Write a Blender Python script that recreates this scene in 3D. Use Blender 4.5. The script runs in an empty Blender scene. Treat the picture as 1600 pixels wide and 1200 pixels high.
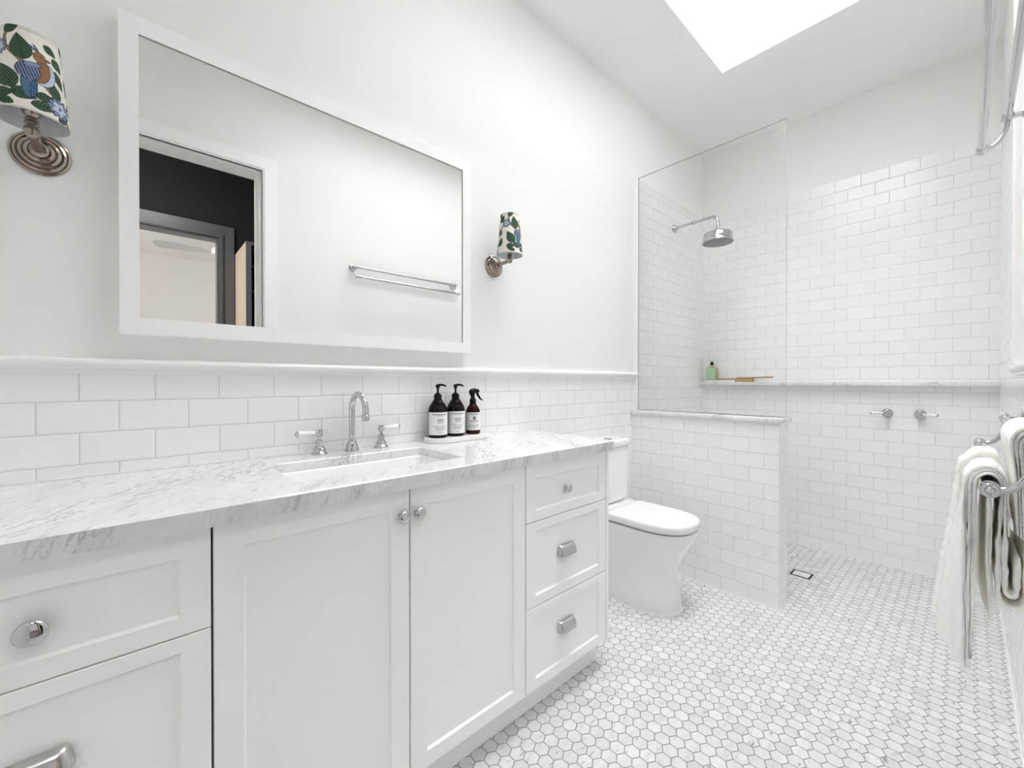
import bpy, bmesh, math, random
import numpy as np
from mathutils import Vector, Matrix, noise as mnoise

C = bpy.context.scene
COL = C.collection
PI = math.pi
random.seed(7)

# ------------------------------------------------------------------ camera
cam_d = bpy.data.cameras.new('camera')
cam = bpy.data.objects.new('camera', cam_d)
COL.objects.link(cam)
YAW, PITCH = math.radians(47.804), math.radians(-0.329)
fw = Vector((-math.sin(YAW) * math.cos(PITCH), math.cos(YAW) * math.cos(PITCH), math.sin(PITCH)))
rt = Vector((math.cos(YAW), math.sin(YAW), 0))
up = rt.cross(fw)
cam.matrix_world = Matrix(((rt.x, up.x, -fw.x, 1.4462), (rt.y, up.y, -fw.y, 0.0),
                           (rt.z, up.z, -fw.z, 1.1383), (0, 0, 0, 1)))
cam_d.sensor_width = 36
cam_d.lens = 36 * 644.35 / 1600
cam_d.clip_start = 0.02
C.camera = cam

# ------------------------------------------------------------------ world, lights, exposure
world = bpy.data.worlds.new('overcast_sky')
C.world = world
world.use_nodes = True
world.node_tree.nodes['Background'].inputs[0].default_value = (0.985, 0.972, 1.01, 1)
world.node_tree.nodes['Background'].inputs[1].default_value = 15.5
C.view_settings.view_transform = 'Standard'
C.view_settings.look = 'None'
C.view_settings.gamma = 1
C.view_settings.use_curve_mapping = False
C.view_settings.exposure = 0.41
C.cycles.max_bounces = 28
C.cycles.diffuse_bounces = 24
C.cycles.glossy_bounces = 6
C.cycles.transmission_bounces = 8
C.cycles.transparent_max_bounces = 16
C.cycles.use_denoising = True
C.cycles.caustics_reflective = False
C.cycles.caustics_refractive = False
C.cycles.sample_clamp_indirect = 6.0

SKX0, SKX1, SKY0, SKY1 = 0.467, 1.20, 0.70, 2.567      # skylight opening
CEIL = 2.965


def area_light(name, loc, sx, sy, power, color=(1, 1, 1), rot=(0, 0, 0), portal=False):
    l = bpy.data.lights.new(name, 'AREA')
    l.shape = 'RECTANGLE'
    l.size, l.size_y = sx, sy
    l.energy = power
    l.color = color
    o = bpy.data.objects.new(name, l)
    o.location = loc
    o.rotation_euler = rot
    COL.objects.link(o)
    if portal:
        l.cycles.is_portal = True
    return o


area_light('skylight_portal', ((SKX0 + SKX1) / 2, (SKY0 + SKY1) / 2, 4.05), SKX1 - SKX0, SKY1 - SKY0, 1, portal=True)
area_light('bedroom_fill', (4.3, -2.44, 1.5), 1.5, 1.5, 52, (1, 0.985, 0.97), rot=(-PI / 2, 0, 0))  # added unseen panel that brightens the bedroom; no window is built there
area_light('hallway_fill', (2.15, 0.05, 2.85), 0.4, 0.4, 10, (1, 0.99, 0.975))  # unseen light added to fill the cabinet fronts through the doorway


# ------------------------------------------------------------------ materials
class NT:
    def __init__(self, name):
        self.m = bpy.data.materials.new(name)
        self.m.use_nodes = True
        self.t = self.m.node_tree
        self.b = self.t.nodes['Principled BSDF']
        self.out = self.t.nodes['Material Output']

    def n(self, typ, **kw):
        nd = self.t.nodes.new(typ)
        for k, v in kw.items():
            setattr(nd, k, v)
        return nd

    def l(self, a, b):
        self.t.links.new(a, b)

    def val(self, sock, v):
        if hasattr(v, 'type') and hasattr(v, 'is_output'):
            self.l(v, sock)
        else:
            sock.default_value = v

    def math(self, op, a, b=0.0, c=None):
        nd = self.n('ShaderNodeMath', operation=op)
        self.val(nd.inputs[0], a)
        self.val(nd.inputs[1], b)
        if c is not None:
            self.val(nd.inputs[2], c)
        return nd.outputs[0]

    def vmath(self, op, a, b=None, out=0):
        nd = self.n('ShaderNodeVectorMath', operation=op)
        self.val(nd.inputs[0], a)
        if b is not None:
            self.val(nd.inputs[1], b)
        return nd.outputs[out]

    def mix(self, fac, a, b):
        nd = self.n('ShaderNodeMix', data_type='RGBA')
        self.val(nd.inputs[0], fac)
        self.val(nd.inputs[6], a)
        self.val(nd.inputs[7], b)
        return nd.outputs[2]

    def ramp(self, fac, stops):
        nd = self.n('ShaderNodeValToRGB')
        cr = nd.color_ramp
        while len(cr.elements) < len(stops):
            cr.elements.new(0.5)
        for e, (p, c) in zip(cr.elements, stops):
            e.position = p
            e.color = c if len(c) == 4 else (*c, 1)
        self.val(nd.inputs[0], fac)
        return nd.outputs[0]

    def noise(self, vec, scale, detail=3.0, rough=0.5, dist=0.0):
        nd = self.n('ShaderNodeTexNoise')
        self.val(nd.inputs['Vector'], vec)
        nd.inputs['Scale'].default_value = scale
        nd.inputs['Detail'].default_value = detail
        nd.inputs['Roughness'].default_value = rough
        nd.inputs['Distortion'].default_value = dist
        return nd.outputs[0]

    def pos(self):
        return self.n('ShaderNodeNewGeometry').outputs['Position']

    def bump(self, h, strength, dist=0.001, normal=None):
        nd = self.n('ShaderNodeBump')
        nd.inputs['Strength'].default_value = strength
        nd.inputs['Distance'].default_value = dist
        self.l(h, nd.inputs['Height'])
        if normal is not None:
            self.l(normal, nd.inputs['Normal'])
        return nd.outputs[0]

    def set(self, **kw):
        for k, v in kw.items():
            self.val(self.b.inputs[k.replace('_', ' ')], v)
        return self.m


def g3(v):
    return (v, v, v, 1) if not isinstance(v, tuple) else (*v, 1)


def plain(name, col, rough=0.5, metal=0.0, coat=0.0, bump=0.0, bscale=40.0, spec=0.5):
    n = NT(name)
    n.set(Base_Color=g3(col), Roughness=rough, Metallic=metal, Coat_Weight=coat, Specular_IOR_Level=spec)
    if bump:
        n.l(n.bump(n.noise(n.pos(), bscale, 4), bump, 0.002), n.b.inputs['Normal'])
    return n.m


def tile_mat(name, ux, uy, v0, bw, rh=0.077):
    """glazed hand-made subway tile; ux: offset of x on y-facing faces, uy: offset of y on x-facing faces"""
    n = NT(name)
    ge = n.n('ShaderNodeNewGeometry')
    sp = n.n('ShaderNodeSeparateXYZ')
    n.l(ge.outputs['Position'], sp.inputs[0])
    sn = n.n('ShaderNodeSeparateXYZ')
    n.l(ge.outputs['True Normal'], sn.inputs[0])
    isx = n.math('GREATER_THAN', n.math('ABSOLUTE', sn.outputs[0]), 0.5)
    ua = n.math('SUBTRACT', sp.outputs[0], ux)
    ub = n.math('SUBTRACT', sp.outputs[1], uy)
    u = n.math('ADD', n.math('MULTIPLY', ub, isx), n.math('MULTIPLY', ua, n.math('SUBTRACT', 1.0, isx)))
    v = n.math('SUBTRACT', sp.outputs[2], v0)
    # slightly crooked joints
    wob = n.noise(ge.outputs['Position'], 9.0, 2)
    v = n.math('ADD', v, n.math('MULTIPLY', n.math('SUBTRACT', wob, 0.5), 0.006))
    cv = n.n('ShaderNodeCombineXYZ')
    n.l(u, cv.inputs[0])
    n.l(v, cv.inputs[1])
    br = n.n('ShaderNodeTexBrick', offset=0.5, offset_frequency=2)
    n.l(cv.outputs[0], br.inputs['Vector'])
    br.inputs['Color1'].default_value = (0, 0, 0, 1)
    br.inputs['Color2'].default_value = (1, 1, 1, 1)
    br.inputs['Scale'].default_value = 1.0
    br.inputs['Mortar Size'].default_value = 0.0012
    br.inputs['Mortar Smooth'].default_value = 0.25
    br.inputs['Bias'].default_value = 0.0
    br.inputs['Brick Width'].default_value = bw
    br.inputs['Row Height'].default_value = rh
    # soft pillow edge
    br2 = n.n('ShaderNodeTexBrick', offset=0.5, offset_frequency=2)
    n.l(cv.outputs[0], br2.inputs['Vector'])
    for k in ('Scale', 'Brick Width', 'Row Height'):
        br2.inputs[k].default_value = br.inputs[k].default_value
    br2.inputs['Mortar Size'].default_value = 0.006
    br2.inputs['Mortar Smooth'].default_value = 1.0
    tone = n.mix(br.outputs['Color'], (0.872, 0.872, 0.866, 1), (0.892, 0.892, 0.886, 1))
    col = n.mix(br.outputs['Fac'], tone, (0.63, 0.63, 0.615, 1))
    # per-tile tilt and wavy glaze
    idv = n.vmath('SCALE', br.outputs['Color'])
    n.t.nodes[-1].inputs['Scale'].default_value = 31.0
    wave = n.noise(n.vmath('ADD', ge.outputs['Position'], idv), 11.0, 2)
    h = n.math('ADD', n.math('MULTIPLY', wave, 1.2), n.math('MULTIPLY', n.math('SUBTRACT', 1.0, br2.outputs['Fac']), 0.35))
    h = n.math('SUBTRACT', h, n.math('MULTIPLY', br.outputs['Fac'], 0.35))
    n.l(n.bump(h, 0.55, 0.004), n.b.inputs['Normal'])
    ro = n.math('ADD', 0.13, n.math('MULTIPLY', br.outputs['Fac'], 0.5))
    return n.set(Base_Color=col, Roughness=ro, Specular_IOR_Level=0.5)


def marble_mat(name, ang=0.35, vein=1.0, base=0.84, rough=0.13, grey=0.5, scale=1.0, vz=0.55):
    n = NT(name)
    # veins run along one direction (ang, in plan) and stand nearly upright in the slab
    ca, sa = math.cos(ang), math.sin(ang)
    ps = n.vmath('ADD', n.pos(), (5.0, 5.0, 5.0))
    al = n.vmath('DOT_PRODUCT', ps, (ca * 0.30 * scale, sa * 0.30 * scale, 0.04), 1)
    ac = n.vmath('DOT_PRODUCT', ps, (-sa * scale, ca * scale, 0.25 * scale), 1)
    vt = n.vmath('DOT_PRODUCT', ps, (0.0, 0.0, vz * scale), 1)
    cv = n.n('ShaderNodeCombineXYZ')
    for k, q in enumerate((al, ac, vt)):
        n.l(q, cv.inputs[k])
    p = cv.outputs[0]
    cloud = n.ramp(n.noise(p, 13.0, 5, 0.6, 0.6), [(0.40, (0, 0, 0)), (0.74, (1, 1, 1))])
    a1 = n.math('ABSOLUTE', n.math('SUBTRACT', n.noise(p, 30.0, 5, 0.62, 0.9), 0.5))
    l1 = n.ramp(a1, [(0.0, (1, 1, 1)), (0.016, (0.35, 0.35, 0.35)), (0.045, (0, 0, 0))])
    msk = n.ramp(n.noise(p, 9.0, 3, 0.55, 0.4), [(0.44, (0, 0, 0)), (0.64, (1, 1, 1))])
    vv = n.math('MULTIPLY', l1, msk)
    a2 = n.math('ABSOLUTE', n.math('SUBTRACT', n.noise(p, 75.0, 4, 0.6, 1.2), 0.5))
    vv2 = n.math('MULTIPLY', n.ramp(a2, [(0.0, (1, 1, 1)), (0.04, (0, 0, 0))]), n.math('ADD', 0.12, n.math('MULTIPLY', cloud, 0.5)))
    spots = n.ramp(n.noise(p, 70.0, 3, 0.55), [(0.625, (0, 0, 0)), (0.72, (1, 1, 1))])
    b = g3((base, base, base * 0.995))
    c = n.mix(n.math('MULTIPLY', cloud, 0.42 * grey), b, (0.50, 0.505, 0.515, 1))
    c = n.mix(n.math('MULTIPLY', vv2, 0.6 * vein), c, (0.33, 0.335, 0.35, 1))
    c = n.mix(n.math('MULTIPLY', vv, 0.75 * vein), c, (0.22, 0.225, 0.24, 1))
    c = n.mix(n.math('MULTIPLY', n.math('MULTIPLY', spots, n.math('ADD', 0.25, n.math('MULTIPLY', cloud, 0.75))), 0.75 * vein), c, (0.25, 0.25, 0.26, 1))
    return n.set(Base_Color=c, Roughness=rough)


def hex_floor_mat():
    n = NT('hex_marble_mosaic')
    pitch = 0.0446
    sp = n.n('ShaderNodeSeparateXYZ')
    n.l(n.pos(), sp.inputs[0])
    cv = n.n('ShaderNodeCombineXYZ')
    n.l(n.math('ADD', n.math('DIVIDE', n.math('SUBTRACT', sp.outputs[1], 1.145), pitch), 100.0), cv.inputs[0])
    n.l(n.math('ADD', n.math('DIVIDE', n.math('SUBTRACT', sp.outputs[0], 0.7976), pitch), 60 * math.sqrt(3)), cv.inputs[1])
    p = cv.outputs[0]
    R = (1.0, math.sqrt(3), 1.0)
    H = (0.5, math.sqrt(3) / 2, 0.0)
    # shift so that a hexagon is centred on the measured point
    a = n.vmath('SUBTRACT', n.vmath('MODULO', n.vmath('ADD', p, H), R), H)
    b = n.vmath('SUBTRACT', n.vmath('MODULO', p, R), H)
    da = n.vmath('DOT_PRODUCT', a, a, 1)
    db = n.vmath('DOT_PRODUCT', b, b, 1)
    sel = n.math('LESS_THAN', da, db)
    mv = n.n('ShaderNodeMix', data_type='VECTOR')
    n.l(sel, mv.inputs[0])
    n.l(b, mv.inputs[4])
    n.l(a, mv.inputs[5])
    gv = mv.outputs[1]
    idv = n.vmath('SUBTRACT', p, gv)
    ab = n.vmath('ABSOLUTE', gv)
    sx = n.n('ShaderNodeSeparateXYZ')
    n.l(ab, sx.inputs[0])
    d2 = n.vmath('DOT_PRODUCT', ab, (0.5, math.sqrt(3) / 2, 0), 1)
    d = n.math('MAXIMUM', sx.outputs[0], d2)       # 0.5 on the hexagon edge
    fac = n.ramp(d, [(0.458, (0, 0, 0)), (0.474, (1, 1, 1))])
    wn = n.n('ShaderNodeTexWhiteNoise', noise_dimensions='3D')
    idr = n.vmath('FLOOR', n.vmath('ADD', n.vmath('SCALE', idv), (0.5, 0.5, 0)))
    idr.node.inputs[0].links[0].from_node.inputs[0].links[0].from_node.inputs['Scale'].default_value = 10.0
    n.l(idr, wn.inputs['Vector'])
    rnd = wn.outputs['Value']
    tone = n.ramp(rnd, [(0.0, (0.64, 0.644, 0.65)), (0.12, (0.72, 0.723, 0.727)), (0.7, (0.765, 0.766, 0.767)), (1.0, (0.80, 0.80, 0.795))])
    # veins differ from tile to tile
    off = n.vmath('SCALE', wn.outputs['Color'])
    off.node.inputs['Scale'].default_value = 40.0
    mp = n.n('ShaderNodeMapping')
    n.l(n.vmath('ADD', n.pos(), off), mp.inputs[0])
    mp.inputs['Rotation'].default_value = (0, 0, 0.6)
    mp.inputs['Scale'].default_value = (1.2, 0.3, 1)
    q = mp.outputs[0]
    cloud = n.ramp(n.noise(q, 26, 4, 0.6, 0.8), [(0.42, (0, 0, 0)), (0.75, (1, 1, 1))])
    vn = n.math('ABSOLUTE', n.math('SUBTRACT', n.noise(q, 45, 5, 0.6, 1.0), 0.5))
    vl = n.ramp(vn, [(0.0, (1, 1, 1)), (0.03, (0, 0, 0))])
    fl = n.ramp(n.noise(q, 60, 2, 0.5), [(0.665, (0, 0, 0)), (0.74, (1, 1, 1))])
    c = n.mix(n.math('MULTIPLY', cloud, 0.42), tone, (0.52, 0.525, 0.54, 1))
    c = n.mix(n.math('MULTIPLY', n.math('MULTIPLY', vl, cloud), 0.75), c, (0.40, 0.40, 0.41, 1))
    c = n.mix(n.math('MULTIPLY', fl, 0.75), c, (0.20, 0.20, 0.21, 1))
    c = n.mix(fac, c, (0.30, 0.30, 0.28, 1))
    n.l(n.bump(n.math('SUBTRACT', 1.0, fac), 0.5, 0.0012), n.b.inputs['Normal'])
    ro = n.math('ADD', 0.30, n.math('MULTIPLY', fac, 0.4))
    return n.set(Base_Color=c, Roughness=ro)


def clear_glass(name, tint, rough=0.0, ior=1.45):
    n = NT(name)
    tr = n.n('ShaderNodeBsdfTransparent')
    tr.inputs[0].default_value = g3(tint)
    gl = n.n('ShaderNodeBsdfGlossy')
    gl.inputs['Roughness'].default_value = rough
    fr = n.n('ShaderNodeFresnel')
    fr.inputs[0].default_value = ior
    mx = n.n('ShaderNodeMixShader')
    n.l(n.math('MULTIPLY', fr.outputs[0], 0.4), mx.inputs[0])
    n.l(tr.outputs[0], mx.inputs[1])
    n.l(gl.outputs[0], mx.inputs[2])
    n.l(mx.outputs[0], n.out.inputs[0])
    return n.m


M = {}
M['paint'] = plain('wall_paint', (0.868, 0.868, 0.853), 0.6, bump=0.05, bscale=160)
M['ceiling'] = plain('ceiling_paint', (0.89, 0.887, 0.878), 0.7)
M['trim'] = plain('gloss_trim_paint', (0.925, 0.925, 0.92), 0.3)
M['cabinet'] = plain('cabinet_paint', (0.90, 0.898, 0.885), 0.35, bump=0.03, bscale=220)
M['carcass'] = plain('gap_shade_carcass', (0.03, 0.03, 0.03), 0.8)  # colour darkened so the gaps between the fronts read as shade
M['tile_left'] = tile_mat('tile_left', 0.0, -0.1062 - 0.0698, 1.09, 0.1396)
M['tile_back'] = tile_mat('tile_back', 1.3246 - 0.06725, 0.031, -0.003, 0.1345)
M['tile_nib'] = tile_mat('tile_nib', 0.412 - 0.06875, 2.351, 0.0, 0.1375)
M['bullnose'] = plain('glazed_bullnose', (0.85, 0.85, 0.84), 0.15)
M['marble'] = marble_mat('carrara_marble', math.radians(146))
M['marble_shelf'] = marble_mat('carrara_marble_pale', math.radians(80), vein=1.1, base=0.83, grey=1.1, scale=1.0)
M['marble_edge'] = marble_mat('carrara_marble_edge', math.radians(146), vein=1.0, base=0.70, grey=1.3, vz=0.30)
M['hex'] = hex_floor_mat()
M['porcelain'] = plain('porcelain', (0.86, 0.86, 0.855), 0.08, coat=0.3)
M['seat'] = plain('seat_plastic', (0.87, 0.87, 0.87), 0.2)
M['chrome'] = plain('chrome', (0.585, 0.59, 0.605), 0.05, metal=1.0)
M['nickel'] = plain('aged_nickel', (0.37, 0.32, 0.272), 0.15, metal=1.0)
M['satin'] = plain('satin_nickel', (0.56, 0.555, 0.54), 0.24, metal=1.0)
M['mirror'] = plain('mirror_silver', (0.93, 0.94, 0.93), 0.0, metal=1.0)
M['glass'] = clear_glass('clear_glass', (0.989, 0.992, 0.989))
M['skyglass'] = clear_glass('roof_glass', (0.97, 0.98, 0.98))
M['glass_edge'] = plain('glass_edge', (0.58, 0.61, 0.59), 0.1)
M['amber'] = plain('dark_amber_glass', (0.006, 0.003, 0.0025), 0.04, spec=0.22)
M['amber_red'] = plain('red_amber_glass', (0.030, 0.004, 0.003), 0.04, spec=0.22)
M['black'] = plain('black_plastic', (0.006, 0.006, 0.006), 0.3, spec=0.2)
M['label'] = plain('paper_label', (0.84, 0.84, 0.82), 0.6)
M['ink'] = plain('grey_ink', (0.18, 0.18, 0.18), 0.7)
M['inklight'] = plain('light_grey_ink', (0.45, 0.45, 0.45), 0.7)
M['tray'] = plain('white_stone_tray', (0.85, 0.85, 0.845), 0.3)
M['wood'] = plain('beech_wood', (0.45, 0.29, 0.17), 0.5, bump=0.1, bscale=120)
M['wood_pale'] = plain('pale_beech', (0.60, 0.45, 0.30), 0.5)
M['bristle'] = plain('bristles', (0.50, 0.35, 0.20), 0.8, bump=0.6, bscale=500)
M['soap_green'] = plain('green_liquid_soap', (0.36, 0.60, 0.38), 0.12, coat=0.4)
M['soap_edge'] = plain('olive_bottle_plastic', (0.42, 0.36, 0.17), 0.12, coat=0.4)
M['lining'] = plain('shade_lining', (0.74, 0.75, 0.77), 0.7)
M['dark_wall'] = plain('charcoal_paint', (0.007, 0.0068, 0.0066), 0.85, spec=0.1)
M['shaded_trim'] = plain('shaded_gloss_paint', (0.035, 0.034, 0.033), 0.35)  # casing taken as white; the dimness of the hallway is put into its colour
M['pinkwall'] = plain('warm_white_paint', (0.80, 0.785, 0.775), 0.7)
M['hall_floor'] = plain('oak_boards', (0.12, 0.11, 0.10), 0.4)
M['ply'] = plain('pale_timber_panel', (0.27, 0.205, 0.15), 0.5)
M['charcoal'] = plain('charcoal_board', (0.05, 0.052, 0.055), 0.5)
M['blackhole'] = plain('black_board', (0.006, 0.006, 0.007), 0.6)
M['fan'] = plain('grey_fan_plastic', (0.45, 0.45, 0.44), 0.4)
M['drain'] = plain('drain_and_gap_shade_black', (0.02, 0.02, 0.02), 0.4)


def towel_mat():
    n = NT('terry_cotton')
    p = n.pos()
    h = n.math('ADD', n.noise(p, 420, 2), n.math('MULTIPLY', n.noise(p, 90, 3), 0.8))
    n.l(n.bump(h, 0.6, 0.0025), n.b.inputs['Normal'])
    return n.set(Base_Color=(0.93, 0.92, 0.885, 1), Roughness=0.95, Subsurface_Weight=1.0, Subsurface_Scale=1.0,
                 Subsurface_Radius=(0.006, 0.0055, 0.005), Specular_IOR_Level=0.05)


M['towel'] = towel_mat()


def shade_mat():
    n = NT('printed_bird_fabric')
    at = n.n('ShaderNodeVertexColor')
    at.layer_name = 'print'
    n.l(n.bump(n.noise(n.pos(), 900, 2), 0.25, 0.0008), n.b.inputs['Normal'])
    return n.set(Base_Color=at.outputs[0], Roughness=0.8)


M['shade'] = shade_mat()


# ------------------------------------------------------------------ mesh builder
class MB:
    def __init__(self):
        self.v, self.f, self.mi = [], [], []
        self.cur = 0

    def add(self, vs, fs, mat=None):
        o = len(self.v)
        self.v += [Vector(p) for p in vs]
        for f in fs:
            self.f.append([i + o for i in f])
            self.mi.append(self.cur if mat is None else mat)
        return self

    def box(self, x0, x1, y0, y1, z0, z1, bev=0.0, seg=2, mat=None):
        if bev <= 0:
            vs = [(x0, y0, z0), (x1, y0, z0), (x1, y1, z0), (x0, y1, z0), (x0, y0, z1), (x1, y0, z1), (x1, y1, z1), (x0, y1, z1)]
            return self.add(vs, [(0, 3, 2, 1), (4, 5, 6, 7), (0, 1, 5, 4), (1, 2, 6, 5), (2, 3, 7, 6), (3, 0, 4, 7)], mat)
        bm = bmesh.new()
        bmesh.ops.create_cube(bm, size=1)
        for v in bm.verts:
            v.co = Vector(((x0 + x1) / 2 + v.co.x * (x1 - x0), (y0 + y1) / 2 + v.co.y * (y1 - y0), (z0 + z1) / 2 + v.co.z * (z1 - z0)))
        bmesh.ops.bevel(bm, geom=bm.edges[:], offset=bev, segments=seg, affect='EDGES', profile=0.5)
        bm.verts.index_update()
        self.add([v.co.copy() for v in bm.verts], [[v.index for v in f.verts] for f in bm.faces], mat)
        bm.free()
        return self

    def lathe(self, prof, o=(0, 0, 0), axis='z', seg=32, cap=True, mat=None):
        """prof: (radius, height) pairs along +axis from o"""
        ax = {'z': (Vector((1, 0, 0)), Vector((0, 1, 0)), Vector((0, 0, 1))),
              'x': (Vector((0, 1, 0)), Vector((0, 0, 1)), Vector((1, 0, 0))),
              'y': (Vector((0, 0, 1)), Vector((1, 0, 0)), Vector((0, 1, 0))),
              '-y': (Vector((1, 0, 0)), Vector((0, 0, 1)), Vector((0, -1, 0))),
              '-x': (Vector((0, 0, 1)), Vector((0, 1, 0)), Vector((-1, 0, 0))),
              '-z': (Vector((0, 1, 0)), Vector((1, 0, 0)), Vector((0, 0, -1)))}[axis]
        o = Vector(o)
        vs, fs = [], []
        for r, h in prof:
            for k in range(seg):
                a = 2 * PI * k / seg
                vs.append(o + ax[0] * (r * math.cos(a)) + ax[1] * (r * math.sin(a)) + ax[2] * h)
        for i in range(len(prof) - 1):
            for k in range(seg):
                k2 = (k + 1) % seg
                fs.append((i * seg + k, i * seg + k2, (i + 1) * seg + k2, (i + 1) * seg + k))
        if cap:
            fs.append(tuple(range(seg))[::-1])
            fs.append(tuple((len(prof) - 1) * seg + k for k in range(seg)))
        return self.add(vs, fs, mat)

    def tube(self, pts, rad, seg=16, cap=True, mat=None):
        pts = [Vector(p) for p in pts]
        rads = rad if isinstance(rad, (list, tuple)) else [rad] * len(pts)
        vs, fs = [], []
        prev = None
        for i, p in enumerate(pts):
            t = (pts[min(i + 1, len(pts) - 1)] - pts[max(i - 1, 0)]).normalized()
            if prev is None:
                ref = Vector((0, 0, 1)) if abs(t.z) < 0.9 else Vector((1, 0, 0))
                nrm = t.cross(ref).normalized()
            else:
                nrm = (prev - t * prev.dot(t)).normalized()
            prev = nrm
            bn = t.cross(nrm)
            for k in range(seg):
                a = 2 * PI * k / seg
                vs.append(p + (nrm * math.cos(a) + bn * math.sin(a)) * rads[i])
        for i in range(len(pts) - 1):
            for k in range(seg):
                k2 = (k + 1) % seg
                fs.append((i * seg + k, i * seg + k2, (i + 1) * seg + k2, (i + 1) * seg + k))
        if cap:
            fs.append(tuple(range(seg))[::-1])
            fs.append(tuple((len(pts) - 1) * seg + k for k in range(seg)))
        return self.add(vs, fs, mat)

    def rings(self, rings, cap0=True, cap1=True, mat=None):
        n = len(rings[0])
        vs = [p for r in rings for p in r]
        fs = []
        for i in range(len(rings) - 1):
            for k in range(n):
                k2 = (k + 1) % n
                fs.append((i * n + k, i * n + k2, (i + 1) * n + k2, (i + 1) * n + k))
        if cap0:
            fs.append(tuple(range(n))[::-1])
        if cap1:
            fs.append(tuple((len(rings) - 1) * n + k for k in range(n)))
        return self.add(vs, fs, mat)

    def grid(self, fn, nu, nv, mat=None, closed_u=False):
        vs = [fn(i / (nu if closed_u else nu - 1), j / (nv - 1)) for j in range(nv) for i in range(nu)]
        fs = []
        for j in range(nv - 1):
            for i in range(nu if closed_u else nu - 1):
                i2 = (i + 1) % nu
                fs.append((j * nu + i, j * nu + i2, (j + 1) * nu + i2, (j + 1) * nu + i))
        return self.add(vs, fs, mat)

    def xf(self, m):
        self.v = [m @ p for p in self.v]
        return self

    def build(self, name, mats, parent=None, smooth=35, origin=None):
        """links ONE mesh object; vertices are given in world space"""
        o = Vector(origin) if origin is not None else (ROOT[parent.name] if parent else Vector((0, 0, 0)))
        me = bpy.data.meshes.new(name)
        me.from_pydata([tuple(p - o) for p in self.v], [], self.f)
        mats = mats if isinstance(mats, (list, tuple)) else [mats]
        for m in mats:
            me.materials.append(M[m] if isinstance(m, str) else m)
        if len(mats) > 1:
            me.polygons.foreach_set('material_index', self.mi)
        me.validate()
        bm = bmesh.new()
        bm.from_mesh(me)
        bmesh.ops.recalc_face_normals(bm, faces=bm.faces[:])
        bm.to_mesh(me)
        bm.free()
        if smooth:
            me.shade_smooth()
            me.set_sharp_from_angle(angle=math.radians(smooth))
        ob = bpy.data.objects.new(name, me)
        COL.objects.link(ob)
        if parent:
            ob.parent = parent
        else:
            ob.location = o
        ROOT[ob.name] = o
        return ob


ROOT = {}


def tag(o, label, cat, group=None):
    o['label'] = label
    o['category'] = cat
    if group:
        o['group'] = group
    return o


def thing(name, label, cat, loc, group=None):
    o = bpy.data.objects.new(name, None)
    o.empty_display_size = 0.05
    COL.objects.link(o)
    o.location = loc
    ROOT[o.name] = Vector(loc)
    return tag(o, label, cat, group)


def struct(name, mb, mats, parent=None, smooth=35):
    o = mb.build(name, mats, parent, smooth)
    if not parent:
        o['kind'] = 'structure'
    return o


def rounded_rect(x0, x1, y0, y1, r, n=6):
    pts = []
    for cx, cy, a0 in ((x1 - r, y1 - r, 0), (x0 + r, y1 - r, PI / 2), (x0 + r, y0 + r, PI), (x1 - r, y0 + r, 1.5 * PI)):
        for k in range(n + 1):
            a = a0 + PI / 2 * k / n
            pts.append((cx + r * math.cos(a), cy + r * math.sin(a)))
    return pts


# ------------------------------------------------------------------ room shell
XR, YB, YF, WT = 1.565, 3.417, -0.358, 0.10
PT = 0.006                       # the tile skin stands proud of the painted wall
DY0, DY1, DZ = -0.30, 0.575, 2.445   # doorway in the right wall
TILE_L = 1.165                   # top of the half-height tiling
TALL = 2.4585
RAIL = 1.1587

struct('floor', MB().box(-0.1, 1.70, YF - 0.1, YB + 0.1, -0.1, 0.0), 'hex', smooth=0)

c = MB()
c.box(-0.1, SKX0, YF - 0.1, YB + 0.1, CEIL, CEIL + 0.1)
c.box(SKX1, XR + 0.13, YF - 0.1, YB + 0.1, CEIL, CEIL + 0.1)
c.box(SKX0, SKX1, YF - 0.1, SKY0, CEIL, CEIL + 0.1)
c.box(SKX0, SKX1, SKY1, YB + 0.1, CEIL, CEIL + 0.1)
for a in ((SKX0 - 0.04, SKX0, SKY0 - 0.04, SKY1 + 0.04), (SKX1, SKX1 + 0.04, SKY0 - 0.04, SKY1 + 0.04),
          (SKX0, SKX1, SKY0 - 0.04, SKY0), (SKX0, SKX1, SKY1, SKY1 + 0.04)):
    c.box(*a, CEIL + 0.1, 4.10)
struct('ceiling', c, 'ceiling', smooth=0)

w1 = struct('window_1', MB().box(SKX0 - 0.04, SKX0 + 0.02, SKY0 - 0.04, SKY1 + 0.04, 4.10, 4.15)
            .box(SKX1 - 0.02, SKX1 + 0.04, SKY0 - 0.04, SKY1 + 0.04, 4.10, 4.15)
            .box(SKX0 + 0.02, SKX1 - 0.02, SKY0 - 0.04, SKY0 + 0.02, 4.10, 4.15)
            .box(SKX0 + 0.02, SKX1 - 0.02, SKY1 - 0.02, SKY1 + 0.04, 4.10, 4.15), 'trim', smooth=0)
MB().box(SKX0 + 0.02, SKX1 - 0.02, SKY0 + 0.02, SKY1 - 0.02, 4.12, 4.126).build('window_pane', 'skyglass', w1, 0)

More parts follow.
